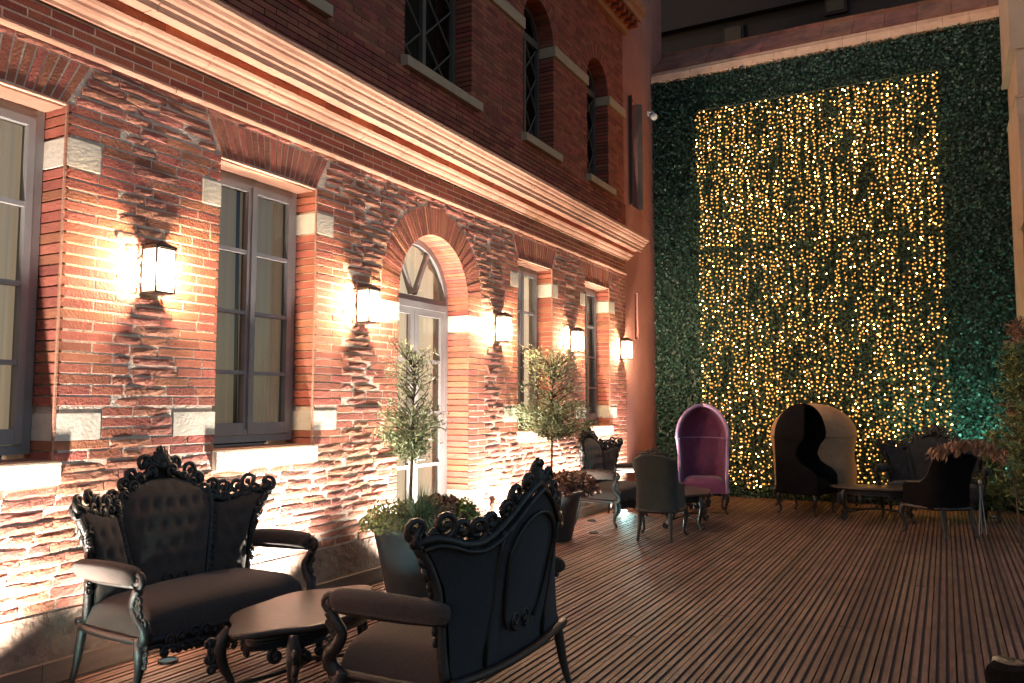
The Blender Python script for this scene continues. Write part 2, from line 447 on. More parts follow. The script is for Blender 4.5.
while y < Y1: mb = MB(); mb.box((.07,y,7.94),(.26,y+.09,8.03)); y += .2; bpart(mb, 'dentil', M['brick_up'])
mb = MB()
mb.box((-.02,Y0,.0),(.012,DC-DR-.02,.395)); mb.box((-.02,DC+DR+.02,.0),(.012,Y1,.395))
bpart(mb, 'plinth', M['plaster'])

def window(a, b, cm, label=None):
    """tall two-leaf window in the ground floor: frame mesh with pane, curtain and sill beneath it"""
    mb = MB(); x0, x1 = -.275, -.215; c = (a+b)/2
    mb.box((x0,a,1.30),(x1,a+.055,WZ1)); mb.box((x0,b-.055,1.30),(x1,b,WZ1))
    mb.box((x0,a+.055,WZ1-.06),(x1,b-.055,WZ1)); mb.box((x0,a+.055,1.30),(x1,b-.055,1.355))
    f0, f1 = -.262, -.198
    for p,q in ((a+.06,c-.004),(c+.004,b-.06)):
        mb.box((f0,p,1.36),(f1,p+.045,WZ1-.065)); mb.box((f0,q-.045,1.36),(f1,q,WZ1-.065))
        mb.box((f0,p+.045,WZ1-.115),(f1-.002,q-.045,WZ1-.065)); mb.box((f0,p+.045,1.36),(f1-.002,q-.045,1.45))
        for zz in (1.84,2.31,2.79): mb.box((f0+.01,p+.045,zz-.015),(f1-.006,q-.045,zz+.015))
    mb.box((f1,c-.022,1.40),(f1+.02,c+.022,WZ1-.08))
    o = bpart(mb, 'window', M['frame'])
    if label: o['label'] = label
    mb = MB(); mb.add([(-.24,a+.06,1.36),(-.24,b-.06,1.36),(-.24,b-.06,WZ1-.066),(-.24,a+.06,WZ1-.066)],[(0,1,2,3)]); mb.build('pane', M['glass'], o)
    mb = MB()
    for s in (-1,1):
        yc0 = (a+.03) if s < 0 else b-.03; yc1 = c+s*.02
        mb.grid(lambda u,v: (-.36+.022*math.sin(u*34+v*1.5)+.012*math.sin(u*71), yc0+(yc1-yc0)*u*(1-.10*math.sin(v*PI)*0), 1.30+2.1*v), 60, 6)
    mb.build('curtain', cm, o, True)
    mb = MB(); mb.box((-.54,a,1.27),(-.50,b,WZ1)); mb.build('window_backing', M['void'], o)
    mb = MB()
    mb.cur = 0; mb.hexa([(-.0,a-.012,1.125),(.045,a-.012,1.125),(.045,b+.03,1.125),(-.0,b+.03,1.125),(-.0,a-.012,1.262),(.045,a-.012,1.255),(.045,b+.03,1.255),(-.0,b+.03,1.262)])
    mb.cur = 1; mb.box((-.30,a-.028,1.125),(-.001,b+.028,1.27))
    mb.build('sill', [M['stone'],M['cornice']], o)
    mb = MB(); mb.box((-.004,b-.006,1.27),(.011,b+.006,WZ1+.004)); mb.box((-.004,a-.006,WZ1+.005),(.011,b+.006,WZ1+.016)); mb.build('bead', M['cornice'], o)
    mb = MB(); mb.box((-.28,a+.001,WZ1-.004),(-.032,b-.001,WZ1+.016)); mb.build('soffit', M['cornice'], o)
    return o
cms = [M['curtain_glow_mid'],M['curtain_glow_low'],M['curtain_glow_high'],M['curtain_glow_low']]
for (a,b),cm in zip(WIN,cms): window(a,b,cm)

# arched double door
mb = MB(); x0,x1 = -.33,-.26; A,B = DC-DR,DC+DR
mb.box((x0,A,0),(x1,A+.06,DS)); mb.box((x0,B-.06,0),(x1,B,DS))
mb.box((x0-.01,A+.06,DS-.10),(x1+.02,B-.06,DS-.03))
for k in range(24):
    a0 = PI*k/24; a1 = PI*(k+1)/24; P = lambda r,a,x: (x,DC+r*math.cos(a),DS+r*math.sin(a))
    mb.hexa([P(DR-.065,a0,x0),P(DR,a0,x0),P(DR,a1,x0),P(DR-.065,a1,x0),P(DR-.065,a0,x1),P(DR,a0,x1),P(DR,a1,x1),P(DR-.065,a1,x1)])
mb.box((x0,A+.06,DS-.028),(x1,B-.06,DS+.028))
for ang in (62,118):
    r = math.radians(ang); d = Vector((0,math.cos(r),math.sin(r))); n_ = Vector((0,-math.sin(r),math.cos(r)))*.02; o_ = Vector((0,DC,DS))
    p0 = o_+d*.06; p1 = o_+d*(DR-.05)
    mb.hexa([tuple(p0-n_+Vector((-.32,0,0))),tuple(p1-n_+Vector((-.32,0,0))),tuple(p1+n_+Vector((-.32,0,0))),tuple(p0+n_+Vector((-.32,0,0))),
             tuple(p0-n_+Vector((-.27,0,0))),tuple(p1-n_+Vector((-.27,0,0))),tuple(p1+n_+Vector((-.27,0,0))),tuple(p0+n_+Vector((-.27,0,0)))])
door = bpart(mb, 'door_frame', M['frame'])
door['label'] = 'round arched grey door frame with fanlight'
for p,q in ((A+.065,DC-.004),(DC+.004,B-.065)):
    mb = MB(); f0,f1 = -.315,-.262
    mb.box((f0,p,.02),(f1,p+.07,DS-.105)); mb.box((f0,q-.07,.02),(f1,q,DS-.105))
    mb.box((f0,p+.07,DS-.17),(f1,q-.07,DS-.105)); mb.box((f0,p+.07,.02),(f1,q-.07,.42))
    for zz in (.95,1.5,2.05): mb.box((f0+.01,p+.07,zz-.018),(f1-.008,q-.07,zz+.018))
    mb.build('door_leaf', M['frame'], door)
mb = MB(); mb.add([(-.294,A+.07,.3),(-.294,B-.07,.3),(-.294,B-.07,DS-.1),(-.294,A+.07,DS-.1)],[(0,1,2,3)])
mb.add([(-.294,DC+(DR-.05)*math.cos(PI*k/20),DS+.02+(DR-.07)*math.sin(PI*k/20)) for k in range(21)], [tuple(range(21))])
mb.build('pane', M['glass'], door)
mb = MB()
mb.grid(lambda u,v: (-.44+.02*math.sin(u*60)+.01*math.sin(u*131+v), A+.03+(B-A-.06)*u, .05+3.3*v), 90, 6)
mb.build('curtain', M['curtain_glow_high'], door, True)
mb = MB(); mb.box((-.56,A-.1,.0),(-.52,B+.1,3.4)); mb.build('door_backing', M['void'], door)
mb = MB(); mb.tube([(-.25,DC+.05,1.02),(-.215,DC+.05,1.02),(-.215,DC+.14,1.02)], .011, 8); mb.build('door_handle', M['pipe'], door, True)
mb = MB(); mb.box((-.34,A+.001,0),(.10,B-.001,.018)); mb.build('threshold', M['stone'], door)

# upper lattice windows
for c,h in UW:
    mb = MB(); x0,x1 = -.27,-.21; a,b = c-h,c+h
    mb.box((x0,a,UZ0),(x1,a+.06,UZS)); mb.box((x0,b-.06,UZ0),(x1,b,UZS)); mb.box((x0,a+.06,UZ0),(x1,b-.06,UZ0+.05))
    mb.box((x0-.002,c-.03,UZ0+.05),(x1+.004,c+.03,UZS-.05)); mb.box((x0-.004,a+.06,UZS-.05),(x1+.008,b-.06,UZS+.05))
    for k in range(16):
        a0 = PI*k/16; a1 = PI*(k+1)/16; P = lambda r,t,x: (x,c+r*math.cos(t),UZS+r*math.sin(t))
        mb.hexa([P(h-.06,a0,x0),P(h,a0,x0),P(h,a1,x0),P(h-.06,a1,x0),P(h-.06,a0,x1),P(h,a0,x1),P(h,a1,x1),P(h-.06,a1,x1)])
    mb.tube([(-.235,c,UZS+.05),(-.235,c,UZS+h-.05)], .016, 6)
    for s in (-1,1):
        ya, yb = (a+.06,c-.03) if s < 0 else (c+.03,b-.06)
        zz = UZ0+.05
        while zz < UZS-.06:
            z2 = min(zz+.5, UZS-.05)
            mb.tube([(-.235,ya,zz),(-.235,yb,z2)], .011, 5); mb.tube([(-.231,yb,zz),(-.231,ya,z2)], .011, 5); zz += .5
    o = bpart(mb, 'upper_window', M['dark_frame'])
    mb = MB(); mb.add([(-.26,a+.03,UZ0+.03),(-.26,b-.03,UZ0+.03),(-.26,b-.03,UZS),(-.26,a+.03,UZS)],[(0,1,2,3)])
    mb.add([(-.26,c+(h-.04)*math.cos(PI*k/16),UZS+.001+(h-.04)*math.sin(PI*k/16)) for k in range(17)], [tuple(range(17))])
    mb.build('pane', M['glass'], o)
    mb = MB(); mb.box((-.54,a-.02,UZ0),(-.5,b+.02,UZS+h)); mb.build('window_backing', M['void'], o)
    mb = MB(); mb.box((-.27,a+.002,UZ0-.11),(-.001,b-.002,UZ0)); mb.hexa([(0,a-.07,UZ0-.12),(.09,a-.07,UZ0-.12),(.09,b+.12,UZ0-.12),(0,b+.12,UZ0-.12),(0,a-.07,UZ0-.0),(.09,a-.07,UZ0-.02),(.09,b+.12,UZ0-.02),(0,b+.12,UZ0-.0)])
    mb.build('sill', M['stone_up'], o)

# ------------------------------------------------------------------ stucco bay beyond the brickwork
st = thing('stucco_wall', 'tall pink stucco wall between the brick building and the leafy wall', 'wall', (-.3,13.5,0))
mb = MB()
o1, o2 = 13.02, 13.42
mb.box((-.6,Y1+.045,0),(-.03,14.9,2.7)); mb.box((-.6,Y1+.045,2.7),(-.03,13.18,3.5)); mb.box((-.6,13.34,2.7),(-.03,14.9,3.5))
mb.box((-.6,Y1+.045,3.5),(-.03,14.9,5.0)); mb.box((-.6,Y1+.045,5.0),(-.03,o1,6.9)); mb.box((-.6,o2,5.0),(-.03,14.9,6.9)); mb.box((-.6,Y1+.045,6.9),(-.03,14.9,12))
mb.box((-.45,13.18,2.7),(-.40,13.34,3.5)); 
mb.build('wall', M['pink'], st, loc=-Vector(st.location))
mb = MB(); mb.box((-.3,o1,5.0),(-.26,o2,6.9))
for yy in (o1+.0,o1+.18,o2-.04): mb.box((-.259,yy,5.0),(-.22,yy+.04,6.9))
for zz in (5.0,5.6,6.2,6.85): mb.box((-.219,o1,zz),(-.20,o2,zz+.04))
mb.build('window', M['dark_frame'], st, loc=-Vector(st.location))
mb = MB()
for s,yh in ((-1,o1),(1,o2)):
    mb.hexa([(-.028,yh,5.0),(.04,yh+s*.05,5.0),(.04,yh+s*.07,5.0),(-.028,yh+s*.03,5.0),(-.028,yh,6.9),(.04,yh+s*.05,6.9),(.04,yh+s*.07,6.9),(-.028,yh+s*.03,6.9)])
mb.build('shutter', M['dark_frame'], st, loc=-Vector(st.location))

# ------------------------------------------------------------------ leafy wall, coping, roof
HY = 14.3
gw = thing('green_wall', 'high courtyard wall covered in dark artificial ivy behind the light curtain', 'green wall', (2.8,HY+.1,0))
gl = Vector(gw.location)
mb = MB(); mb.box((-.025,HY+.02,-.1),(5.9,HY+.4,7.55)); mb.build('wall', mat('ivy_backing', (.012,.03,.02), .95, (.008,.018,.014), 10), gw, loc=-gl)
def leaf_mesh(name, pos, nrm, size, aspect, m, parent=None, loc=None, rs=0, updir=None, fold=.25):
    """pos Nx3, nrm Nx3: diamond leaves of two triangles, folded along the midrib"""
    g = np.random.default_rng(rs); n = len(pos)
    nrm = nrm/np.linalg.norm(nrm,axis=1,keepdims=True)
    if updir is None: t = g.normal(size=(n,3))
    else: t = updir + g.normal(size=(n,3))*.25
    t -= nrm*(t*nrm).sum(1,keepdims=True); t /= np.linalg.norm(t,axis=1,keepdims=True)+1e-9
    b = np.cross(nrm,t)
    s = (size*g.uniform(.6,1.3,size=(n,1)))
    a = pos - t*s*.5; c = pos + t*s*.5
    l = pos + b*s*aspect*.5 + nrm*s*fold*.3; r = pos - b*s*aspect*.5 + nrm*s*fold*.3
    v = np.stack([a,l,c,r],1).reshape(-1,3)
    me = bpy.data.meshes.new(name)
    me.vertices.add(4*n); me.vertices.foreach_set('co', v.ravel())
    idx = np.arange(n)[:,None]*4
    f = np.concatenate([idx+[0,1,2], idx+[0,2,3]],1).ravel()
    me.loops.add(6*n); me.loops.foreach_set('vertex_index', f)
    me.polygons.add(2*n); me.polygons.foreach_set('loop_start', np.arange(2*n)*3); me.polygons.foreach_set('loop_total', np.full(2*n,3))
    me.materials.append(m); me.update(calc_edges=True); me.validate()
    o = bpy.data.objects.new(name, me); COL.objects.link(o)
    if parent: o.parent = parent
    if loc is not None: o.location = loc
    return o
g = np.random.default_rng(3)
n = 52000
P = np.stack([g.uniform(-.02,5.88,n), HY-g.uniform(-.01,.10,n)**1.0, g.uniform(.0,7.56,n)],1)
P[:,1] -= .03*(np.sin(P[:,0]*9)*np.sin(P[:,2]*7)>.3)
N_ = g.normal(size=(n,3))*.55; N_[:,1] -= 1; N_[:,2] += .35
leaf_mesh('foliage', P, N_, .052, .8, M['ivy'], gw, -gl, 5)
mb = MB()
for i in range(16):
    a = -.02+i*.37; mb.box((a,HY-.10,7.56),(a+.366,HY+.5,7.68)); mb.box((a,HY-.05,7.68),(a+.366,HY+.5,7.76))
mb.build('coping', M['copper'], gw, loc=-gl)
mb = MB()
for i in range(12):
    a = -.02+i*.495; b = a+.49; dz = rnd.uniform(-.008,.008)
    mb.hexa([(a,HY+.0,7.765),(b,HY+.0,7.765),(b,HY+.75,7.765),(a,HY+.75,7.765),(a,HY+.0,7.83+dz),(b,HY+.0,7.83+dz),(b,HY+.62,8.33+dz),(a,HY+.62,8.33+dz)])
    mb.hexa([(a,HY+.60,8.30),(b,HY+.60,8.30),(b,HY+.80,8.30),(a,HY+.80,8.30),(a,HY+.58,8.37+dz),(b,HY+.58,8.37+dz),(b,HY+.80,8.37+dz),(a,HY+.80,8.37+dz)])
mb.build('roof', M['roof'], gw, loc=-gl)
# dark building behind
db = thing('night_building', 'dark tall building behind the leafy wall with small unlit windows', 'building', (4,19,0))
dl = Vector(db.location)
mb = MB(); mb.box((-3,17.5,-.1),(10,22,18)); mb.box((-3,17.3,10.0),(10,17.499,10.16)); mb.build('wall', M['night_wall'], db, loc=-dl)
for cx,cz,w_,h_ in ((.8,9.3,.35,1.0),(2.9,9.9,.34,.42),(4.6,11.4,.5,1.1),(1.6,12.5,.5,1.1),(6.2,9.9,.34,.42)):
    mb = MB(); mb.box((cx-w_/2-.05,17.42,cz-h_/2-.05),(cx+w_/2+.05,17.498,cz+h_/2+.05)); o = mb.build('window', M['night_wall'], db, loc=-dl)
    mb = MB(); mb.box((cx-w_/2,17.40,cz-h_/2),(cx+w_/2,17.419,cz+h_/2)); mb.build('pane', M['void'] , o)
# right-hand pillar wall
rw = thing('ochre_wall', 'tall ochre stucco wall closing the right edge of the terrace', 'wall', (5.9,13,0))
rl = Vector(rw.location)
mb = MB()
mb.box((5.56,12.6,6.42),(6.3,14.21,11)); mb.box((5.625,12.61,5.75),(6.3,14.205,6.418)); mb.box((5.60,12.6,-.1),(6.3,14.2,5.748))
mb.box((5.57,12.0,3.9),(6.3,12.598,5.3))
mb.build('wall', M['ochre'], rw, loc=-rl)
mb = MB(); mb.box((5.54,12.58,6.39),(6.3,14.19,6.42)); mb.box((5.585,12.58,5.72),(6.3,14.19,5.75)); mb.build('ledge', M['ochre'], rw, loc=-rl)

# ------------------------------------------------------------------ curtain of fairy lights
lc = thing('light_curtain', 'tall golden curtain of hanging fairy lights on the leafy wall', 'string lights', (2.75,HY-.16,6.85))
ll = Vector(lc.location)
gb = random.Random(11)
nst = 64
mb = MB(); mb.tube([(.84,HY-.15,6.86),(4.68,HY-.15,6.86)], .006, 5); mb.build('support_wire', M['cable'], lc, loc=-ll)
for i in range(nst):
    bx = .87+(4.66-.87)*i/(nst-1)+gb.uniform(-.012,.012)
    bot = gb.uniform(.12,.35); z = 6.84-gb.uniform(0,.08); pts = []; lights = MB()
    ph = gb.random()*6
    pts.append((bx,HY-.15,6.86))
    while z > bot:
        px = bx+.018*math.sin(z*2.3+ph)+gb.uniform(-.012,.012); py = HY-.155-gb.uniform(0,.03)
        pts.append((px,py,z))
        if gb.random() < (.95 if z > 4.35 else (.35 if z > 4.25 else .80))*(1 if math.sin(bx*5.3+z*2.1)+math.sin(bx*11.7-z*4.7) > -1.15 else .35):
            ox,oy,oz = px+gb.uniform(-.02,.02), py-.012, z-gb.uniform(0,.02); r = .0125*gb.uniform(.7,1.2); k_ = gb.random(); lights.cur = 0 if k_ < .52 else (1 if k_ < .84 else 2); r *= (1.4,1.35,.95)[lights.cur]
            lights.add([(ox+r,oy,oz),(ox,oy+r,oz),(ox-r,oy,oz),(ox,oy-r,oz),(ox,oy,oz+r),(ox,oy,oz-r)],
                       [(0,1,4),(1,2,4),(2,3,4),(3,0,4),(1,0,5),(2,1,5),(3,2,5),(0,3,5)])
        z -= gb.uniform(.05,.10)
    w = MB(); w.tube(pts, .0022, 3); so = w.build('light_strand', M['cable'], lc, loc=-ll)
    lb = lights.build('fairy_bulbs', [M['fairy_dim'],M['fairy_mid'],M['fairy']], so); lb['kind'] = 'stuff'

# ------------------------------------------------------------------ wall lanterns
def make_lantern():
    t = thing('wall_lantern', '', 'wall lantern', (0,0,0), group='lanterns along the brick wall')
    w, d0, d1, h = .072, .03, .16, .145
    mb = MB(); mb.box((.012,-.06,-h-.01),(.028,.06,h+.01)); mb.build('backplate', M['black_metal'], t)
    mb = MB(); r = .0045
    for y in (-w,w):
        for x in (d0,d1): mb.box((x-r,y-r,-h),(x+r,y+r,h))
    mb.box((d0-.004,-w-.004,-h-.012),(d1+.004,w+.004,-h)); 
    for z in (h-.012,):
        mb.box((d0-r,-w+r,z),(d0+r,w-r,z+.01)); mb.box((d1-r,-w+r,z),(d1+r,w-r,z+.01)); mb.box((d0+r,-w-r,z),(d1-r,-w+r,z+.01)); mb.box((d0+r,w-r,z),(d1-r,w+r,z+.01))
    mb.build('frame', M['black_metal'], t)
    mb = MB(); e = .007
    mb.add([(d0-e,-w-e,h),(d1+e,-w-e,h),(d1+e,w+e,h),(d0-e,w+e,h),(d0-e,-w-e,h+.012),(d1+e,-w-e,h+.012),(d1+e,w+e,h+.012),(d0-e,w+e,h+.012),((d0+d1)/2-.02,0,h+.05),((d0+d1)/2+.02,0,h+.05)],
           [(0,3,2,1),(0,1,5,4),(1,2,6,5),(2,3,7,6),(3,0,4,7),(4,5,9,8),(5,6,9),(6,7,8,9),(7,4,8)])
    mb.build('cap', M['black_metal'], t)
    mb = MB()
    mb.add([(d0+r,-w,-h),(d1,-w,-h),(d1,w,-h),(d0+r,w,-h),(d0+r,-w,h-.013),(d1,-w,h-.013),(d1,w,h-.013),(d0+r,w,h-.013)],[(0,1,5,4),(1,2,6,5),(2,3,7,6)])
    mb.build('glass', M['lantern_glass'], t)
    mb = MB(); mb.tube([(.10,0,-.075),(.10,0,-.05),(.10,0,.04),(.10,0,.06)],[.012,.024,.024,.008],10); mb.build('bulb', M['bulb'], t, True)
    mb = MB(); mb.tube([(.10,0,-h),(.10,0,-.08)],.016,8); mb.build('socket', M['black_metal'], t, True)
    return t
lt = make_lantern()
LY = [3.55,5.74,8.27,10.42,12.42]
LL = ['wall lantern above the near black sofa, between the leftmost windows','wall lantern between the second window and the arched door','wall lantern right of the arched door','wall lantern between the two far windows','farthest wall lantern, at the corner by the pink stucco']
for i,(y,l) in enumerate(zip(LY,LL)):
    o = lt if i == 0 else copy_tree(lt)
    o.location = (0,y,2.47); o['label'] = l

# ------------------------------------------------------------------ deck uplights
def make_uplight():
    t = thing('ground_uplight', '', 'uplight', group='deck uplights along the brick wall')
    mb = MB(); n = 16
    mb.grid(lambda u,v: ((.05+.012*[0,0,1,1][round(v*3)])*math.cos(2*PI*u),(.05+.012*[0,0,1,1][round(v*3)])*math.sin(2*PI*u),[.004,.018,.018,.001][round(v*3)]), n, 4, True)
    mb.build('bezel', M['black_metal'], t)
    mb = MB(); mb.prism([(.048*math.cos(2*PI*k/n),.048*math.sin(2*PI*k/n)) for k in range(n)], .006, .012); mb.build('lens', M['led'], t)
    return t
ul = make_uplight()
UP = [(.30,1.2),(.30,2.45),(.30,3.55),(.30,4.65),(.20,6.30),(.22,6.95),(.30,8.25),(.30,9.3),(.30,10.4),(.30,11.35),(.30,12.1)]
UL = ['uplight in the deck left of the near black sofa','uplight in the deck by the near sofa outer leg','uplight in the deck behind the near black sofa','uplight in the deck under the second window','uplight in the deck behind the large grey planter','uplight in the deck before the arched door','uplight in the deck right of the arched door','uplight in the deck under the third window','uplight in the deck near the wall sofa','uplight in the deck behind the wall sofa','uplight in the deck at the far brick corner']
def spot(name, loc, target, e, col, size, blend, soft=.04, parent=None):
    d = bpy.data.lights.new(name,'SPOT'); d.energy = e; d.color = col; d.spot_size = math.radians(size); d.spot_blend = blend; d.shadow_soft_size = soft
    q = bpy.data.objects.new(name, d); COL.objects.link(q); q.location = loc
    q.rotation_euler = (Vector(target)-Vector(loc)).to_track_quat('-Z','Y').to_euler()
    return q
for i,((x,y),l) in enumerate(zip(UP,UL)):
    o = ul if i == 0 else copy_tree(ul)
    o.location = (x,y,.001); o['label'] = l
    spot('uplight_beam', (x,y,.03), (x-.18,y,2.0), 410 if y < 12 else 170, (1,.88,.74), 120, .9)

# ------------------------------------------------------------------ carved-work helpers
def scroll(c, r, turns, a0, sgn, ax, bx, k=16):
    """spiral polyline around c in the plane of ax,bx; starts outside"""
    c = Vector(c); ax = Vector(ax); bx = Vector(bx); out = []
    for i in range(k+1):
        t = i/k; a = a0+sgn*2*PI*turns*t; q = r*(1-.78*t)
        out.append(c+ax*q*math.cos(a)+bx*q*math.sin(a))
    return out
def carve_line(mb, pts, up, side, rr, amp, seed, pierce=True):
    """a band of scrolls and leaf lumps following pts; up is the outward direction, side the thickness direction"""
    R = random.Random(seed); pts = [Vector(p) for p in pts]; up = Vector(up); side = Vector(side)
    acc = 0; total = sum((pts[i+1]-pts[i]).length for i in range(len(pts)-1))
    pos = 0; i = 0; step = amp*.95; k = 0
    def at(d):
        for j in range(len(pts)-1):
            l = (pts[j+1]-pts[j]).length
            if d <= l: return pts[j].lerp(pts[j+1], d/l), (pts[j+1]-pts[j]).normalized()
            d -= l
        return pts[-1], (pts[-1]-pts[-2]).normalized()
    d = step*.4
    while d < total:
        p, t = at(d); n = up - t*up.dot(t); n = n.normalized() if n.length > .1 else up
        sg = 1 if k % 2 else -1; s = amp*R.uniform(.42,.6)
        sp = scroll(p+n*s*.8, s, 1.25, -PI/2*sg if 0 else R.uniform(-.4,.4)-PI/2, sg, t, n, 14)
        mb.tube(sp, [rr*(1.15-.5*q/14) for q in range(15)], 6)
        mb.ball(sp[-1], rr*1.35, 6, 5)
        # leaf
        a = R.uniform(-.6,.6); v = (n*math.cos(a)+t*math.sin(a))
        b0 = p+n*s*.4+side*rr*.8; b1 = p+v*s*1.45+side*R.uniform(-1,1)*rr
        mb.tube([b0, b0.lerp(b1,.5)+t*R.uniform(-.3,.3)*s, b1], [rr*.9, rr*1.3, rr*.25], 5, 3, .6)
        d += step*R.uniform(.85,1.15); k += 1
def interp(tab, x):
    for i in range(len(tab)-1):
        if x <= tab[i+1][0]:
            t = (x-tab[i][0])/(tab[i+1][0]-tab[i][0]); t = t*t*(3-2*t) if 0 else t
            return tab[i][1]*(1-t)+tab[i+1][1]*t
    return tab[-1][1]

def make_sofa(fab, fabback, seed=1, cat_label=('','')):
    t = thing('baroque_sofa', cat_label[0], 'sofa', group=cat_label[1])
    W = .66
    outline = [(0,1.245),(.08,1.215),(.16,1.17),(.26,1.10),(.36,1.035),(.46,.995),(.56,1.0),(.64,1.03),(.71,1.045),(.77,1.02)]
    oz = lambda u: interp(outline, abs(u))
    def bv(u,z):   # back surface (v of the back plane)
        return .20+.19*max(0,z-.42)-.20*(abs(u)/.78)**3*min(1,max(0,(z-.3)/.5))
    def side_u(z): # outer edge of the back at height z
        return interp([(.0,.62),(.42,.64),(.62,.645),(.78,.66),(.88,.71),(.97,.765),(1.05,.77)], z)
    # upholstered backrest with three panels
    mb = MB()
    def panel(u0f,u1f,zb,zt,tuft,fr=1,mbx=mb):
        nu,nz = 26,26
        def surf(front):
            def fn(s,q):
                zz0 = zb; um = None
                z = zb; 
                # solve u between edges at height
                z = zb+(1.2)*0
                u = u0f(.5)*(1-s)+u1f(.5)*s
                z = zb+(zt(u)-zb)*q
                u = u0f(z)*(1-s)+u1f(z)*s
                z = zb+(zt(u)-zb)*q
                e = (max(0,math.sin(PI*min(max(s,0),1)))**.35)*(max(0,math.sin(PI*q))**.35)
                if front:
                    bl = .018+.05*e
                    if tuft:
                        du, dz = .105,.12
                        ii = z/dz; off = .5*(int(math.floor(ii+.5))%2)
                        jj = u/du+off; dd = math.hypot((jj-round(jj))*du,(ii-round(ii))*dz)
                        bl -= .024*math.exp(-(dd/.026)**2)*e
                    return (u, bv(u,z)-bl, z)
                return (u, bv(u,z)+.012+.008*e, z)
            return fn
        mbx.grid(surf(True),nu,nz); mbx.grid(surf(False),nu,nz)
    ct = lambda u: interp([(0,1.115),(.1,1.11),(.2,1.085),(.29,1.04),(.34,1.00),(.37,.95)], abs(u))
    pw = lambda z: interp([(.3,.25),(.5,.27),(.7,.315),(.9,.352),(1.1,.36)], z)
    panel(lambda z:-pw(z), lambda z:pw(z), .44, ct, True)
    for s in (-1,1):
        a = (lambda z,s=s: s*(pw(z)+.045)); b = (lambda z,s=s: s*(side_u(z)-.035))
        st_ = lambda u: interp([(.3,.93),(.45,.925),(.56,.945),(.65,.985),(.74,.96)], abs(u))
        panel(a,b,.44,st_,True)
    mb.build('backrest', [fab], t, True)
    # rear cloth (charcoal)
    mb = MB()
    mb.grid(lambda s,q: ((lambda z: ((2*s-1)*(side_u(z)-.02), bv((2*s-1)*side_u(z),z)+.027+.012*math.sin(PI*q)*abs(math.sin(PI*(s*3%1)))**.4, z))(.34+(oz((2*s-1)*.74)-.06-.34)*q)), 60, 24)
    mb.build('back_cover', fabback, t, True)
    # wooden back frame
    mb = MB()
    top = [(u, bv(u,oz(u)-.04), oz(u)-.045) for u in [i/24*.76 for i in range(-24,25)]]
    mb.tube(top, .024, 8); mb.tube([(p[0],p[1]+.03,p[2]-.03) for p in top], .012, 6)
    for s in (-1,1):
        side = [(s*side_u(z), bv(side_u(z),z), z) for z in [1.0,.95,.88,.82,.76,.68,.6,.5,.4,.33]]
        mb.tube(side, [.024,.026,.028,.028,.026,.024,.024,.024,.026,.028], 8)
        mb.tube([(s*(pw(z)+.022), bv(.342,z)-.012, z) for z in [1.0,.95,.9,.8,.65,.5,.4]], .024, 8)
        carve_line(mb, [(s*(pw(z)+.022), bv(.342,z)-.03, z) for z in [.98,.85,.7,.5]], (s,0,0), (0,-1,0), .008, .04, seed+60+s)
        mb.tube([(s*.342, bv(.342,z)+.034, z) for z in [1.0,.9,.8,.65,.5,.36]], .011, 6)
    # arched moulding on the rear of the centre panel
    mb.tube([(x_, bv(x_,z_)+.044, z_) for x_,z_ in [(-.16,.50),(-.215,.56),(-.245,.68),(-.262,.82)]+[(.265*math.sin(a), .84+.215*math.cos(a)) for a in [i/10*PI/2 for i in range(-9,10)]]+[(.262,.82),(.245,.68),(.215,.56),(.16,.50)]], .010, 6)
    mb.tube([(-W,.235,.36),(-.3,.25,.335),(0,.255,.33),(.3,.25,.335),(W,.235,.36)], .022, 8, 3)
    mb.build('back_frame', M['carved'], t, True)
    # carved crest
    mb = MB()
    for s in (-1,1):
        ln = [(s*u, bv(u,oz(u))-.006, oz(u)-.03) for u in [.07,.14,.22,.3,.38,.46,.54,.62,.70,.76]]
        carve_line(mb, ln, (0,.15,1), (0,-1,0), .016, .115, seed+s)
        ln2 = [(s*u, bv(u,oz(u))-.025, oz(u)-.085) for u in [.04,.12,.2,.3,.4,.5,.6,.7]]
        carve_line(mb, ln2, (0,.1,1), (0,-1,0), .014, .095, seed+s+7)
        ear = [(s*(side_u(z)-.03), bv(side_u(z),z)-.01, z) for z in [1.02,.96,.9,.84]]
        carve_line(mb, ear, (s,.0,.2), (0,-1,0), .014, .085, seed+s+3)
        mb.tube(scroll((s*.755,bv(.755,1.0),1.0),.055,1.5,PI/2,-s,(1,0,0),(0,0,1)), .013, 6)
        mb.tube(scroll((s*.09,bv(0,1.2),1.20),.05,1.4,0 if s>0 else PI,s,(1,0,0),(0,0,1)), .013, 6)
        ln3 = [(s*side_u(z)*.985, bv(side_u(z),z)-.02, z) for z in [.84,.76,.68,.6,.52]]
        carve_line(mb, ln3, (s,0,0), (0,-1,0), .009, .045, seed+s+5)
    for k in range(-4,5):  # shell finial
        a = k*.28; p0 = Vector((0,bv(0,1.2)-.01,1.175)); p1 = p0+Vector((math.sin(a)*.095,.012,math.cos(a)*.15*(1-.05*abs(k))))
        mb.tube([p0,p0.lerp(p1,.6)+Vector((0,-.012,0)),p1],[.015,.023,.009],6,3)
    mb.ball((0,bv(0,1.2)-.02,1.20),(.03,.02,.035)); mb.ball((0,bv(0,1.3),1.30),(.018,.015,.022))
    # small carved drop at the foot of the centre panel
    for s in (-1,1): mb.tube(scroll((s*.055,bv(0,.5)-.05,.50),.05,1.3,-PI/2,s,(1,0,0),(0,0,1)),.010,6); mb.tube(scroll((s*.055,bv(0,.5)+.04,.52),.05,1.3,-PI/2,s,(1,0,0),(0,0,1)),.010,6)
    mb.build('crest', M['carved'], t, True)
    # seat
    mb = MB()
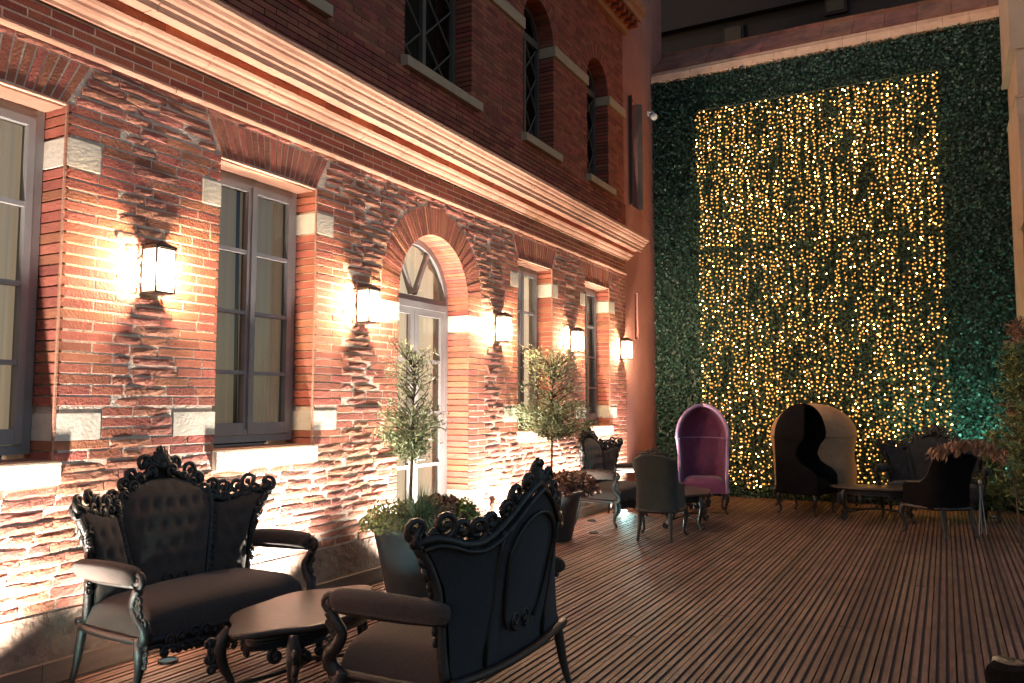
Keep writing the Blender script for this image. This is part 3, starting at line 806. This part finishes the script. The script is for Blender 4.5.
    def seat(u,v):
        # u round the section (front-back over the top), v along the width
        uu = math.sin(PI/2*(2*v-1))
        sx = uu*.655
        fr = -.335-.055*math.cos(uu*PI/2)-.0*uu
        rr = .20
        a = PI*(1-u)   # 0..pi from front to back
        cy = (fr+rr)/2; hy = (rr-fr)/2
        e = .35
        c_ = math.cos(a); s_ = math.sin(a)
        y = cy - hy*math.copysign(abs(c_)**e,c_)*-1*-1
        edge = max(0,1-abs(uu)**16)**.5
        z = .325+(.155+.035*math.cos(uu*PI/2))*abs(s_)**.4*edge
        return (sx, y, z)
    mb.grid(seat, 28, 36)
    mb.grid(lambda u,v: ((2*v-1)*.64, -.33+.53*u, .33), 2, 2)
    mb.build('seat', fab, t, True)
    # rails and carved apron
    mb = MB()
    fr = [(u*.655, -.325-.05*math.cos(u*PI/2), .318) for u in [i/10 for i in range(-10,11)]]
    mb.tube(fr, .024, 8); mb.tube([(p[0],p[1]-.004,p[2]-.035) for p in fr], .014, 6)
    for s in (-1,1): mb.tube([(s*.655,-.32,.318),(s*.665,0,.322),(s*.65,.2,.33)], .024, 8, 4)
    mb.tube([(-.65,.2,.33),(.65,.2,.33)], .022, 8)
    mb.build('seat_rail', M['carved'], t, True)
    mb = MB()
    for s in (-1,1):
        ln = [(s*u, -.335-.05*math.cos(u*2), .275-.085*math.exp(-(u/.16)**2)) for u in [0.02,.1,.18,.26,.36,.46,.56]]
        carve_line(mb, ln, (0,0,1), (0,-1,0), .013, .085, seed+20+s)
        mb.tube([(p[0],p[1],p[2]) for p in ln], [.016,.015,.014,.013,.012,.012,.012], 6)
        carve_line(mb, [(p[0],p[1]-.01,p[2]-.005) for p in ln], (0,0,-1), (0,-1,0), .010, .05, seed+30+s)
    mb.build('apron', M['carved'], t, True)
    # arms
    for s in (-1,1):
        mb = MB()
        pts = [(s*.66,.21,.665),(s*.685,.17,.668),(s*.705,.02,.675),(s*.715,-.15,.68),(s*.715,-.30,.675),(s*.713,-.335,.668)]
        mb.tube(pts, [.035,.052,.057,.057,.054,.03], 14, 4, 1.0)
        ar = mb.build('armrest', fab, t, True)
        mb = MB()
        mb.tube([(s*.655,.20,.62),(s*.70,.02,.622),(s*.713,-.15,.625),(s*.715,-.33,.632)], [.018,.02,.02,.022], 8, 4)
        mb.tube(scroll((s*.715,-.345,.66),.045,1.4,-PI/2,-1,(0,1,0),(0,0,1)), .019, 8)
        mb.tube([(s*.715,-.355,.615),(s*.712,-.325,.57),(s*.70,-.30,.52),(s*.695,-.325,.46),(s*.685,-.37,.41),(s*.675,-.375,.36),(s*.665,-.335,.315)], [.03,.028,.027,.03,.034,.037,.034], 8, 4)
        carve_line(mb, [(s*.718,-.34,.58),(s*.71,-.32,.53),(s*.70,-.335,.47),(s*.69,-.37,.41)], (0,-1,0), (s,0,0), .011, .05, seed+40+s)
        mb.build('arm_post', M['carved'], t, True)
    for s in (-1,1):
        mb = MB()
        mb.tube([(s*.66,-.31,.34),(s*.672,-.335,.27),(s*.668,-.325,.19),(s*.655,-.295,.11),(s*.655,-.295,.05),(s*.662,-.315,.02),(s*.665,-.32,.0)], [.036,.04,.03,.021,.017,.02,.023], 8, 4)
        carve_line(mb, [(s*.672,-.35,.31),(s*.68,-.365,.25),(s*.672,-.355,.19)], (0,-1,0), (s,0,0), .007, .035, seed+50+s)
        mb.build('leg', M['carved'], t, True)
        mb = MB(); mb.tube([(s*.64,.20,.35),(s*.645,.215,.25),(s*.65,.235,.13),(s*.655,.26,.03),(s*.657,.27,0)], [.03,.028,.023,.018,.02], 8, 4)
        mb.build('leg', M['carved'], t, True)
    return t
SL = ['black carved sofa against the brick wall at left, its brown seat facing the oval table',
      'black carved sofa seen from behind in the foreground, right of the oval table',
      'far black carved sofa against the brick wall, beside the second olive tree',
      'black carved sofa facing forward in front of the fairy lights at right']
sofa = make_sofa(M['fabric'], M['fabric_dark'], 3, ('','carved black baroque sofas'))
PL = [((.44,3.61,.0),1.545),((2.384,3.721,0),-1.564),((.47,10.65,0),PI/2),((4.42,12.98,0),-.12)]
for i,((loc,rz),l) in enumerate(zip(PL,SL)):
    o = sofa if i == 0 else copy_tree(sofa)
    o.location = loc; o.rotation_euler = (0,0,rz); o['label'] = l; o.scale = ((.915,1.03,1.0),(.91,1.115,1.0),(.93,1,1),(.93,1,1))[i]
    if i == 3:
        for c in o.children:
            if c.name.split('.')[0] in ('backrest','seat','armrest'): c.material_slots[0].link = 'OBJECT'; c.material_slots[0].material = M['fabric_dark']

# ------------------------------------------------------------------ tables
def make_table():
    t = thing('carved_table', '', 'table', group='carved low tables')
    def out(a, k=1.0):
        r = 1+.055*math.cos(6*a)+.03*math.cos(4*a)
        return (.56*k*r*math.cos(a), .32*k*r*math.sin(a))
    mb = MB(); n = 72
    prof = [(.93,.412),(.985,.418),(1.0,.428),(1.0,.438),(.985,.445),(.95,.447)]
    mb.grid(lambda u,v: (*out(2*PI*u, prof[round(v*5)][0]), prof[round(v*5)][1]), n, 6, True)
    mb.add([(*out(2*PI*i/n,.95),.4472) for i in range(n)], [tuple(range(n))]); mb.add([(*out(2*PI*i/n,.93),.412) for i in range(n)], [tuple(range(n-1,-1,-1))])
    mb.build('tabletop', M['lacquer'], t)
    mb = MB()
    ring = [(*out(2*PI*i/48,.80),.385) for i in range(49)]
    mb.tube(ring, .016, 6); mb.tube([(p[0]*.98,p[1]*.98,.345+.012*math.cos(i/48*2*PI*4)) for i,p in enumerate(ring)], .013, 6)
    mb.tube([(p[0]*1.0,p[1]*1.0,.366) for p in ring], .010, 6)
    for q in range(4):
        a0 = q*PI/2+.35; ln = [(*out(a0+i/6*(PI/2-.7)+0,.80),.335-.03*math.sin(i/6*PI)) for i in range(7)]
        mid = Vector(ln[3]); nrm = Vector((mid.x,mid.y,0)).normalized()
        carve_line(mb, ln, (0,0,-1), tuple(nrm), .013, .075, 60+q)
    mb.grid(lambda u,v: (*out(2*PI*u, .86-.07*math.sin(PI*v)), .412-.075*v), 72, 7, True); mb.grid(lambda u,v: (*out(2*PI*u, .80+.02*math.sin(PI*v)), .412-.072*v), 72, 3, True)
    mb.build('apron', M['carved'], t, True)
    for sx in (-1,1):
        for sy in (-1,1):
            mb = MB(); bx,by = .40*sx,.205*sy; d = Vector((sx*.75,sy*.66,0))
            P_ = lambda o,z: (bx+d.x*o, by+d.y*o, z)
            mb.tube([P_(0,.40),P_(.035,.35),P_(.05,.29),P_(.03,.21),P_(-.01,.13),P_(-.015,.07),P_(.015,.03),P_(.035,.0)], [.03,.036,.036,.028,.02,.017,.02,.024], 8, 4)
            mb.tube(scroll(P_(.065,.30),.045,1.4,PI/2,-1,tuple(d),(0,0,1)), .012, 6); mb.tube(scroll(P_(.05,.04),.034,1.3,PI/2,-1,tuple(d),(0,0,1)), .010, 6)
            carve_line(mb, [P_(.075,.35),P_(.085,.28),P_(.06,.2)], tuple(d), (-d.y,d.x,0), .013, .06, 70+sx+2*sy)
            mb.build('leg', M['carved'], t, True)
    mb = MB(); mb.tube([(-.40,-.2,.10),(-.15,-.03,.13),(0,0,.14),(.15,.03,.13),(.40,.2,.10)], .012, 6, 4); mb.tube([(-.40,.2,.10),(-.15,.03,.13),(0,0,.155),(.15,-.03,.13),(.40,-.2,.10)], .012, 6, 4); mb.ball((0,0,.16),.03)
    mb.build('stretcher', M['carved'], t, True)
    return t
tb = make_table()
for i,(loc,rz,l) in enumerate([((1.36,3.62,0),PI/2+.10,'oval carved coffee table between the two foreground sofas'),((1.52,10.72,0),PI/2+.2,'low dark table behind the grey green armchair'),((3.72,12.45,0),.08,'low dark table left of the facing sofa by the fairy lights')]):
    o = tb if i == 0 else copy_tree(tb)
    o.location = loc; o.rotation_euler = (0,0,rz); o['label'] = l

# ------------------------------------------------------------------ armchairs with a curved shell
def ushell(mb, W, D, zb, ztop, front, a_pow=2.4, thick=.055, na=44, nz=18, flare=None, shift=0):
    """horseshoe shell: u runs from the front of one arm round the back to the other; ztop(s) with s in -1..1"""
    def plan(s, off, z):
        f = flare(z) if flare else 1
        w = (W-off)*f; d = (D-off)*f
        fy = front(z)
        # arc part for |s|<.62, straight arms beyond
        if abs(s) < .62:
            a = s/.62*PI/2
            sx = math.copysign(abs(math.sin(a))**(2/a_pow),a)*w; sy = abs(math.cos(a))**(2/a_pow)*d
            return sx, sy
        k = (abs(s)-.62)/.38
        return math.copysign(w*(1+.03*k),s), fy*k
    def srf(off):
        def fn(u,v):
            s = 2*u-1; zt = ztop(s); z = zb+(zt-zb)*v
            x,y = plan(s,off,z); return (x,y+shift*max(0,z-.45),z)
        return fn
    mb.grid(srf(0),na,nz); mb.grid(srf(thick),na,nz)
    mb.grid(lambda u,v: (lambda s: (lambda z,x0,x1: (x0[0]*(1-v)+x1[0]*v, x0[1]*(1-v)+x1[1]*v+shift*max(0,z-.45), z+.018*math.sin(PI*v)))(ztop(s),plan(s,0,ztop(s)),plan(s,thick,ztop(s))))(2*u-1), na, 5)
    for s in (-1,1):
        mb.grid(lambda u,v: (lambda z: (lambda p,q: (p[0]*(1-u)+q[0]*u, p[1]*(1-u)+q[1]*u-.02*math.sin(PI*u), z))(plan(s,0,z),plan(s,thick,z)))(zb+(ztop(s)-zb)*v), 5, nz)
    return plan
def cabriole(x,y,dx,dy,h=.34):
    mb = MB(); P_ = lambda o,z: (x+dx*o,y+dy*o,z)
    mb.tube([P_(0,h),P_(.025,h*.8),P_(.02,h*.6),P_(-.01,h*.35),P_(-.015,h*.15),P_(.01,.03),P_(.025,0)],[.032,.034,.026,.018,.014,.016,.02],8,4)
    return mb
def make_armchair(fab, label, loc, rz, W=.30, group='small carved armchairs'):
    t = thing('armchair', label, 'armchair', loc, rz, group)
    zt = lambda s: interp([(0,1.0),(.12,.985),(.28,.945),(.40,.94),(.46,.90),(.52,.79),(.60,.68),(.68,.63),(1,.61)], abs(s))
    mb = MB(); plan = ushell(mb, W, .27, .33, zt, lambda z: -.30, 3.0, .06, shift=.16, flare=lambda z: interp([(.3,1.0),(.6,.93),(.75,.97),(.95,1.12),(1.1,1.14)],z))
    mb.build('backrest', fab, t, True)
    mb = MB()
    rail = []
    for i in range(45):
        s = -1+2*i/44; z = zt(s); p = plan(s,.028,z); rail.append((p[0],p[1]+.16*max(0,z-.45),z+.012))
    mb.tube(rail, .016, 8)
    c = rail[22]
    for s in (-1,1):
        mb.tube(scroll((s*.045,c[1],c[2]+.02),.035,1.3,-PI/2,s,(1,0,0),(0,0,1)), .011, 6)
        mb.tube([(s*.03,c[1],c[2]+.01),(s*.12,c[1]-.004,c[2]+.012),(s*.19,c[1]-.012,c[2]-.004)], [.022,.016,.008], 6, 4)
        mb.ball((rail[0 if s<0 else -1][0],-.315,.60),(.034,.034,.034))
    mb.ball((0,c[1],c[2]+.045),(.022,.016,.032))
    mb.build('back_rail', M['carved'], t, True)
    mb = MB()
    mb.grid(lambda u,v: (lambda a,b: ((W-.02)*1.0*math.copysign(abs(math.cos(a))**.35,math.cos(a))*b, -.08+.28*math.copysign(abs(math.sin(a))**.35,math.sin(a))*b, .36+.12*(1-b**6)))(2*PI*u, max(.001,1-v)), 40, 10, True)
    mb.build('seat', fab, t, True)
    mb = MB(); mb.tube([(-W,-.33,.34),(0,-.36,.33),(W,-.33,.34)],.024,8,5)
    for s in (-1,1): mb.tube([(s*W,-.33,.34),(s*W,0,.34),(s*W*.7,.25,.34)],.022,8,4)
    mb.tube([(-W*.7,.25,.34),(W*.7,.25,.34)],.022,8); mb.build('seat_rail', M['carved'], t, True)
    for s in (-1,1):
        cabriole(s*(W-.01),-.30,s*.7,-.7).build('leg', M['carved'], t, True)
        mb = MB(); mb.tube([(s*W*.66,.24,.35),(s*W*.68,.255,.2),(s*W*.72,.29,.06),(s*W*.74,.31,0)],[.028,.024,.017,.019],8,3); mb.build('leg', M['carved'], t, True)
    return t
make_armchair(M['velvet_green'], 'grey green velvet armchair seen from behind beside the purple hooded chair', (1.54,9.50,0), PI+.12, .265)
make_armchair(M['velvet_black'], 'black armchair at right seen from behind, before the facing sofa', (4.52,11.35,0), PI+.72+0, .30)
make_armchair(M['velvet_black'], 'black rounded armchair cut off by the bottom right corner', (4.99,2.68,-.0), PI-.05, .30)

def make_hooded(fab, label, loc, rz, W=.40, D=.38, H=1.60, group='hooded porter chairs', pip=None):
    t = thing('hooded_chair', label, 'hooded chair', loc, rz, group)
    fr = lambda z: interp([(.3,-.36),(.56,-.36),(.64,-.30),(.74,-.12),(.86,-.06),(.98,-.10),(1.08,-.18),(1.14,-.20)], z)
    Z1 = 1.10; th = .05
    def wz(z): return 1.0 if z < Z1 else math.sqrt(max(0,1-((z-Z1)/(H-Z1))**2))
    def wst(z): return interp([(.3,.92),(.56,.95),(.8,.96),(1.0,1.0),(1.1,1.02),(2,1.02)],z)
    def P_(s,z,off):
        k = wz(z)
        if z >= Z1:
            kk = max(0,(H-off-Z1)); q = min(1,(z-Z1)/(H-Z1)); zz = Z1+q*kk; k = math.sqrt(max(0,1-q*q))
        else: zz = z
        w = (W-off)*k*wst(z); d = (D-off)*k; f = fr(min(z,1.14))*(k**.6 if z >= Z1 else 1)
        if abs(s) < .6:
            a = s/.6*PI/2; return (math.copysign(abs(math.sin(a))**.8,a)*w, abs(math.cos(a))**.8*d, zz)
        q = (abs(s)-.6)/.4; return (math.copysign(w,s), f*q, zz)
    zs = [.30+.8*i/16 for i in range(17)]+[Z1+(H-Z1)*math.sin(PI/2*i/12) for i in range(1,13)]
    nz = len(zs); na = 48
    mb = MB()
    mb.grid(lambda u,v: P_(2*u-1, zs[round(v*(nz-1))], 0), na, nz)
    mb.build('shell', fab, t, True)
    mb = MB()
    mb.grid(lambda u,v: (lambda p,s,z: (p[0],p[1]-(.012*(math.cos(s*26)*math.cos(z*26)) if abs(s)<.6 and z>.5 else 0),p[2]))(P_(2*u-1, zs[round(v*(nz-1))], th),2*u-1,zs[round(v*(nz-1))]), na, nz)
    mb.build('lining', fab, t, True)
    mb = MB()
    for s in (-1,1):
        mb.grid(lambda u,v: (lambda p,q: (p[0]*(1-u)+q[0]*u, p[1]*(1-u)+q[1]*u-.016*math.sin(PI*u), p[2]*(1-u)+q[2]*u))(P_(s,zs[round(v*(nz-1))],0),P_(s,zs[round(v*(nz-1))],th)), 5, nz)
    mb.build('edge_piping', pip or fab, t, True)
    mb = MB(); mb.tube([P_(-1+2*i/47,1.10,-.006) for i in range(48)], .009, 6); mb.tube([P_(-1+2*i/47,.32,-.004) for i in range(48)], .016, 6)
    mb.tube([P_(-1+2*i/47,1.08,th+.004) for i in range(48)], .010, 6)
    mb.build('moulding', pip or fab, t, True)
    mb = MB()
    mb.grid(lambda u,v: (lambda a,b: ((W-.05)*math.copysign(abs(math.cos(a))**.35,math.cos(a))*b, -.05+(D-.05)*.95*math.copysign(abs(math.sin(a))**.45,math.sin(a))*b, .40+.12*(1-b**6)))(2*PI*u, max(.001,1-v)), 40, 10, True)
    mb.grid(lambda u,v: ((2*u-1)*(W-.045), -.37, .30+.14*v), 8, 4)
    mb.build('seat', fab, t, True)
    for s in (-1,1):
        cabriole(s*(W-.06),-.31,s*.7,-.7,.31).build('leg', M['carved'], t, True); cabriole(s*(W-.12),D-.12,s*.6,.8,.31).build('leg', M['carved'], t, True)
    return t
make_hooded(M['velvet_purple'], 'purple velvet hooded chair standing by the leafy wall', (1.38,12.15,0), .22, .385, pip=M['lilac'])
make_hooded(M['velvet_black'], 'black hooded chair turned sideways in front of the bronze one', (2.72,12.65,0), PI/2-.28, .38, .36, 1.60)
make_hooded(M['velvet_bronze'], 'wide bronze hooded chair seen from behind against the fairy lights', (2.74,13.60,0), PI-.05, .62, .42, 1.60)

# ------------------------------------------------------------------ planters and plants
def make_pot():
    t = thing('planter', '', 'planter', group='grey planters by the brick wall')
    pr = [(.23,0),(.245,.01),(.36,.52),(.39,.535),(.39,.575),(.365,.58),(.34,.575),(.33,.50)]
    mb = MB(); mb.grid(lambda u,v: (pr[round(v*7)][0]*math.cos(2*PI*u),pr[round(v*7)][0]*math.sin(2*PI*u),pr[round(v*7)][1]), 40, 8, True)
    mb.build('pot', M['pot'], t, True)
    mb = MB(); mb.add([(.318*math.cos(2*PI*k/24),.318*math.sin(2*PI*k/24),.53) for k in range(24)],[tuple(range(24))]); mb.build('soil', M['soil'], t)
    return t
pot = make_pot()
pots = [((.56,5.84,0),'large grey planter between the two near sofas and the arched door'),((.45,8.78,0),'far grey planter mostly hidden behind the foreground sofa')]
for i,(l,lab) in enumerate(pots):
    o = pot if i == 0 else copy_tree(pot)
    o.location = l; o['label'] = lab
def branches(rng, base, top, spread, n, crown0, crownh):
    out = []
    for i in range(n):
        t0 = rng.uniform(0,.6); s = None
        a = rng.uniform(0,2*PI); r = spread*rng.uniform(.35,1)**.7
        z = crown0+crownh*rng.random()**1.1
        fade = (1.0 if z < crown0+crownh*.45 else .72) * min(1,.55+(z-crown0)/crownh*3)
        e = Vector((base.x+r*fade*math.cos(a), base.y+r*fade*math.sin(a), z))
        q_ = max(.45,min(1,(z-.12-.16*t0)/max(.01,top.z))); s = base.lerp(top,q_)
        m = s.lerp(e,.5)+Vector((rng.uniform(-.05,.05),rng.uniform(-.05,.05),rng.uniform(-.01,.05)))
        out.append([s,m,e])
    return out
def olive(loc, spread, z0, zh, nb, lab, seed):
    rng = random.Random(seed); g = np.random.default_rng(seed)
    t = thing('olive_tree', lab, 'tree', (loc[0],loc[1],.53), group='potted olive trees')
    b = Vector((0,0,0)); top = Vector((.02,.03,z0+zh*.72-.53))
    mb = MB(); mb.tube([b,b.lerp(top,.35)+Vector((.008,-.01,0)),b.lerp(top,.7)+Vector((-.006,.008,0)),top],[.017,.014,.009,.003],8,4)
    brs = branches(rng,b,top,spread,nb,z0-.53,zh)
    for br in brs: mb.tube(br,[.006,.004,.002],4,3)
    mb.build('trunk', M['trunk'], t, True)
    ps = []; ns = []; ups = []
    for s,m,e in brs:
        d = (e-m).normalized()
        lowdense = 2.2 if e.z < z0-.53+zh*.40 else .45
        for k in range(int(30*lowdense)):
            q = rng.uniform(.15,1.08); p = (s.lerp(m,q*2) if q < .5 else m.lerp(e,q*2-1))
            sp_ = .045 if lowdense == 1 else .05
            p = p+Vector((rng.gauss(0,sp_),rng.gauss(0,sp_),rng.gauss(0,.03)))
            ps.append(p); ns.append((rng.gauss(0,1),rng.gauss(0,1),rng.gauss(0,1)+.3)); ups.append(d*.8+Vector((rng.gauss(0,.5),rng.gauss(0,.5),rng.gauss(0,.5)+.3)))
    leaf_mesh('crown', np.array([tuple(p) for p in ps]), np.array(ns), .05, .26, M['olive'], t, None, seed, np.array([tuple(p) for p in ups]))
    return t
olive((.52,5.80),.33,1.18,1.0,100,'slender olive tree in the large grey planter before the arched door',21)
olive((.45,8.78),.58,1.22,1.10,210,'wider olive tree behind the foreground sofa crest',33)
def tuft(name, loc, lab, cat, m, n, r, h, wid, seed, droop=.6, group=None, blades=True):
    rng = random.Random(seed); mb = MB()
    for i in range(n):
        a = rng.uniform(0,2*PI); e = rng.uniform(0,1)**.6; L_ = h*rng.uniform(.6,1.1); r0 = r*.35*rng.random()
        x0,y0 = r0*math.cos(a),r0*math.sin(a); dx,dy = math.cos(a)*e,math.sin(a)*e; w = wid*rng.uniform(.6,1.2)
        pv = []
        for k in range(5):
            t = k/4; rad = r*t*1.0; z = L_*(t*1.3-droop*e*t*t*1.3)
            px,py = x0+dx*rad,y0+dy*rad; ww = w*(1-t)**.6+.0004
            pv += [(px-math.sin(a)*ww,py+math.cos(a)*ww,z),(px+math.sin(a)*ww,py-math.cos(a)*ww,z)]
        mb.add(pv,[(2*k,2*k+1,2*k+3,2*k+2) for k in range(4)])
    o = mb.build(name, m); o.location = loc
    return tag(o, lab, cat, group)
def bush(name, loc, lab, cat, m, n, r, size, asp, seed, group=None):
    g = np.random.default_rng(seed)
    d = g.normal(size=(n,3)); d /= np.linalg.norm(d,axis=1,keepdims=True)
    cl = g.normal(size=(18,3)); cl /= np.linalg.norm(cl,axis=1,keepdims=True)
    lump = 1+.28*np.clip((d@cl.T).max(1)-.8,0,1)*5*.5*g.uniform(.6,1,n)
    rad = g.uniform(.25,1,n)**.5*lump
    P = d*rad[:,None]*np.array(r); P[:,2] = np.abs(P[:,2])*.9+.0
    o = leaf_mesh(name, P, d+g.normal(size=(n,3))*.8+np.array([0,0,.4]), size, asp, m, None, loc, seed)
    mb = MB()
    return tag(o, lab, cat, group)
tuft('grass_tuft', (.72,5.66,.54), 'blue green grass tuft lit teal at the front of the large planter', 'plant', M['grassblade'], 1100, .34, .36, .0035, 4, 1.0)
bush('russet_bush', (.70,6.02,.56), 'russet leafy bush at the right of the large planter', 'plant', M['heuchera'], 2400, (.27,.26,.27), .055, .75, 8)
bush('lime_bush', (.86,6.06,.55), 'yellow green leafy plant spilling over the large planter at right', 'plant', M['limeleaf'], 900, (.20,.20,.24), .045, .8, 9)
bush('fern_clump', (.46,5.66,.54), 'green feathery clump at the left of the large planter', 'plant', M['conifer'], 1900, (.30,.27,.27), .045, .35, 14)
bush('russet_bush', (.55,8.5,.56), 'russet bush left of the foreground sofa crest', 'plant', M['heuchera'], 1300, (.26,.26,.25), .06, .7, 18)
bush('russet_bush', (.55,9.15,.50), 'larger rust red bush right of the foreground sofa crest', 'plant', M['heuchera'], 2200, (.30,.42,.30), .06, .7, 19)

def frond_plant(loc, lab, m, seed, n, hgt, rad, lean=(0,0), leaflen=.09, trunkh=.6, cat='shrub', asp=.22, up=1.0):
    rng = random.Random(seed); t = thing('feathery_shrub', lab, cat, loc)
    mb = MB(); ps=[]; ns=[]; us=[]
    for i in range(n):
        a = rng.uniform(0,2*PI); r = rad*rng.uniform(.2,1)**.6; z = trunkh+(hgt-trunkh)*rng.random()**.9
        k = 1-.55*max(0,(z-hgt*.55)/(hgt*.45)); lx,ly = lean
        s = Vector((lx*z*.2,ly*z*.2,max(.1,z-.35))); e = Vector((lx*z/hgt+r*k*math.cos(a),ly*z/hgt+r*k*math.sin(a),z))
        m_ = s.lerp(e,.55)+Vector((0,0,.10)); mb.tube([s,m_,e],[.008,.005,.002],4,4)
        d = (e-m_).normalized()
        for j in range(34):
            q = rng.uniform(.2,1.05); p = s.lerp(m_,q/.55) if q < .55 else m_.lerp(e,(q-.55)/.45)
            p = p+Vector((rng.gauss(0,.03),rng.gauss(0,.03),rng.gauss(0,.025)))
            ps.append(tuple(p)); ns.append((rng.gauss(0,1),rng.gauss(0,1),rng.gauss(0,1))); us.append(tuple(d+Vector((rng.gauss(0,.6),rng.gauss(0,.6),rng.gauss(0,.4)-.25))))
    mb.tube([(0,0,-.0),(lean[0]*.1,lean[1]*.1,hgt*.4),(lean[0]*.3,lean[1]*.3,hgt*.75)],[.03,.022,.01],6,4)
    mb.build('trunk', M['trunk'], t, True)
    leaf_mesh('crown', np.array(ps), np.array(ns), leaflen, asp, m, t, None, seed, np.array(us))
    return t
frond_plant((5.42,10.9,0), 'tall feathery green shrub at the right edge', M['conifer'], 41, 120, 2.35, .36, (-.05,0))
frond_plant((5.50,11.9,0), 'rust coloured feathery shrub behind the green one', M['rusty'], 42, 130, 2.65, .34)
frond_plant((5.20,12.9,0), 'low leafy green shrub between the facing sofa and ochre wall', M['conifer'], 43, 60, 1.25, .28, trunkh=.25)
# arching rust branch over the armchair back
t = thing('arching_branch', 'rust coloured drooping leaf spray arching over the black armchair at right', 'branch', (5.30,10.75,0))
mb = MB(); ps=[];ns=[];us=[]; rng = random.Random(5)
spine = [Vector((0,0,.0)),Vector((-.05,0,.8)),Vector((-.22,0,1.12)),Vector((-.45,.0,1.18)),Vector((-.66,.0,1.13)),Vector((-.84,0,1.04))]
mb.tube(spine,[.012,.010,.008,.006,.004,.002],6,4)
for i in range(420):
    q = rng.uniform(1.6,5); k = int(q); p = spine[min(k,4)].lerp(spine[min(k+1,5)],q-k) if k < 5 else spine[5]
    o_ = Vector((rng.gauss(0,.03),rng.gauss(0,.05),-abs(rng.gauss(0,.055))))
    ps.append(tuple(p+o_)); ns.append((rng.gauss(0,1),-1+rng.gauss(0,.6),rng.gauss(0,.6))); us.append((rng.gauss(-.3,.5),rng.gauss(0,.3),-1))
mb.build('stem', M['trunk'], t, True); leaf_mesh('leaves', np.array(ps), np.array(ns), .095, .26, M['rusty'], t, None, 77, np.array(us))

# ------------------------------------------------------------------ small fixtures
kb = thing('kick_board', 'weathered timber edging board along the foot of the brick wall', 'edging board', (.06,3.5,0))
for a,b in ((-2.4,.3),(.305,2.9),(2.905,5.4),(5.405,6.3),(7.66,10.2),(10.205,12.6)):
    mb = MB(); mb.box((.014,a,.005),(.055,b,.125)); mb.build('board', M['board'], kb, loc=-Vector(kb.location))
scam = thing('security_camera', 'small white security camera on the corner of the pink stucco wall', 'camera', (-.03,14.0,6.9))
mb = MB(); mb.box((0,-.03,-.03),(.03,.03,.05)); mb.tube([(.03,0,.03),(.10,0,.03),(.12,0,-.02)],.012,6,3); mb.build('bracket', M['white'], scam)
mb = MB(); mb.ball((.12,0,-.06),.065,14,10); mb.build('housing', M['white'], scam, True)
jb = thing('socket_box', 'small white electrical box low on the brick wall right of the door', 'socket', (.01,8.17,.42))
mb = MB(); mb.box((0,-.05,-.045),(.05,.05,.045)); mb.box((.05,-.042,-.037),(.056,.042,.037)); mb.build('box', M['white'], jb)
mb = MB(); mb.box((.008,-.01,-.37),(.022,.01,-.046)); mb.build('conduit', M['white'], jb)
ls = thing('light_stand', 'thin pale metal stand beside the black armchair at right', 'stand', (4.95,11.6,0))
mb = MB(); mb.tube([(0,0,.62),(-.03,-.05,0)],.006,6); mb.build('leg', M['pipe'], ls); mb = MB(); mb.tube([(0,0,.62),(.05,.0,0)],.006,6); mb.build('leg', M['pipe'], ls)
mb = MB(); mb.tube([(0,0,.62),(-.0,.08,0)],.006,6); mb.build('leg', M['pipe'], ls)
mb = MB(); mb.tube([(0,0,.60),(0,0,.66)],.02,10); mb.build('head', M['pipe'], ls, True)

def floor_spot(loc, lab, target, e, col, size=70):
    o = copy_tree(ul); o.location = (*loc,.001)
    if 'bright' in lab:
        for c in o.children:
            if c.name.startswith('lens'): c.data = c.data.copy(); c.data.materials[0] = M['led_bright']; o['label'] = lab; o['group'] = 'teal deck spotlights'
    spot('spot_beam', (loc[0],loc[1],.05), target, e, col, size, .8, .03)
TEAL = (.35,1,.80)
floor_spot((.95,5.02), 'teal spotlight in the deck aimed at the large grey planter', (.55,5.70,.70), 8, (.62,1,.92), 60)
floor_spot((.52,2.25), 'cool spotlight in the deck at the near end of the wall sofa', (.5,3.2,.45), 22, (.62,1,.9), 75)
floor_spot((.72,9.45), 'cool spotlight in the deck at the near end of the far wall sofa', (.45,10.3,.5), 14, (.62,1,.95), 80)
floor_spot((.34,11.55), 'bright cool spotlight between the far wall sofa and green armchair', (1.3,9.5,.5), 25, (.5,1,.95), 90)
floor_spot((5.15,13.35), 'teal spotlight at the foot of the leafy wall by the right shrubs', (4.95,14.3,1.75), 210, TEAL, 95)

# ------------------------------------------------------------------ world, warm sun standing in for outside street light, camera
w = bpy.data.worlds.new('World'); sc.world = w; w.use_nodes = True
nt = w.node_tree; bg = nt.nodes['Background']
sky = nt.nodes.new('ShaderNodeTexSky'); sky.sky_type = 'NISHITA'; sky.sun_disc = False
sun_dir = Vector((.62,.62,-.52)).normalized()   # direction the light travels
sky.sun_elevation = math.radians(14); sky.sun_rotation = math.atan2(-sun_dir.x,-sun_dir.y)
nt.links.new(sky.outputs[0], bg.inputs[0]); bg.inputs[1].default_value = .075
sd = bpy.data.lights.new('sun','SUN'); sd.energy = .35; sd.angle = math.radians(4); sd.color = (1,.62,.42)
so = bpy.data.objects.new('sun', sd); COL.objects.link(so); so.rotation_euler = sun_dir.to_track_quat('-Z','Y').to_euler()
cd = bpy.data.cameras.new('camera'); cam = bpy.data.objects.new('camera', cd); COL.objects.link(cam); sc.camera = cam
cd.sensor_width = 36; cd.lens = 810/1024*36; cd.clip_end = 300
cam.location = (4.61,0,1.6); cam.rotation_euler = (PI/2+math.atan(62/810),0,math.radians(28.07))
sc.view_settings.view_transform = 'Standard'; sc.view_settings.look = 'None'; sc.view_settings.exposure = .95; sc.view_settings.gamma = 1
sc.cycles.use_denoising = True
sc.cycles.max_bounces = 6; sc.cycles.transparent_max_bounces = 8
sc.cycles.caustics_reflective = False; sc.cycles.caustics_refractive = False
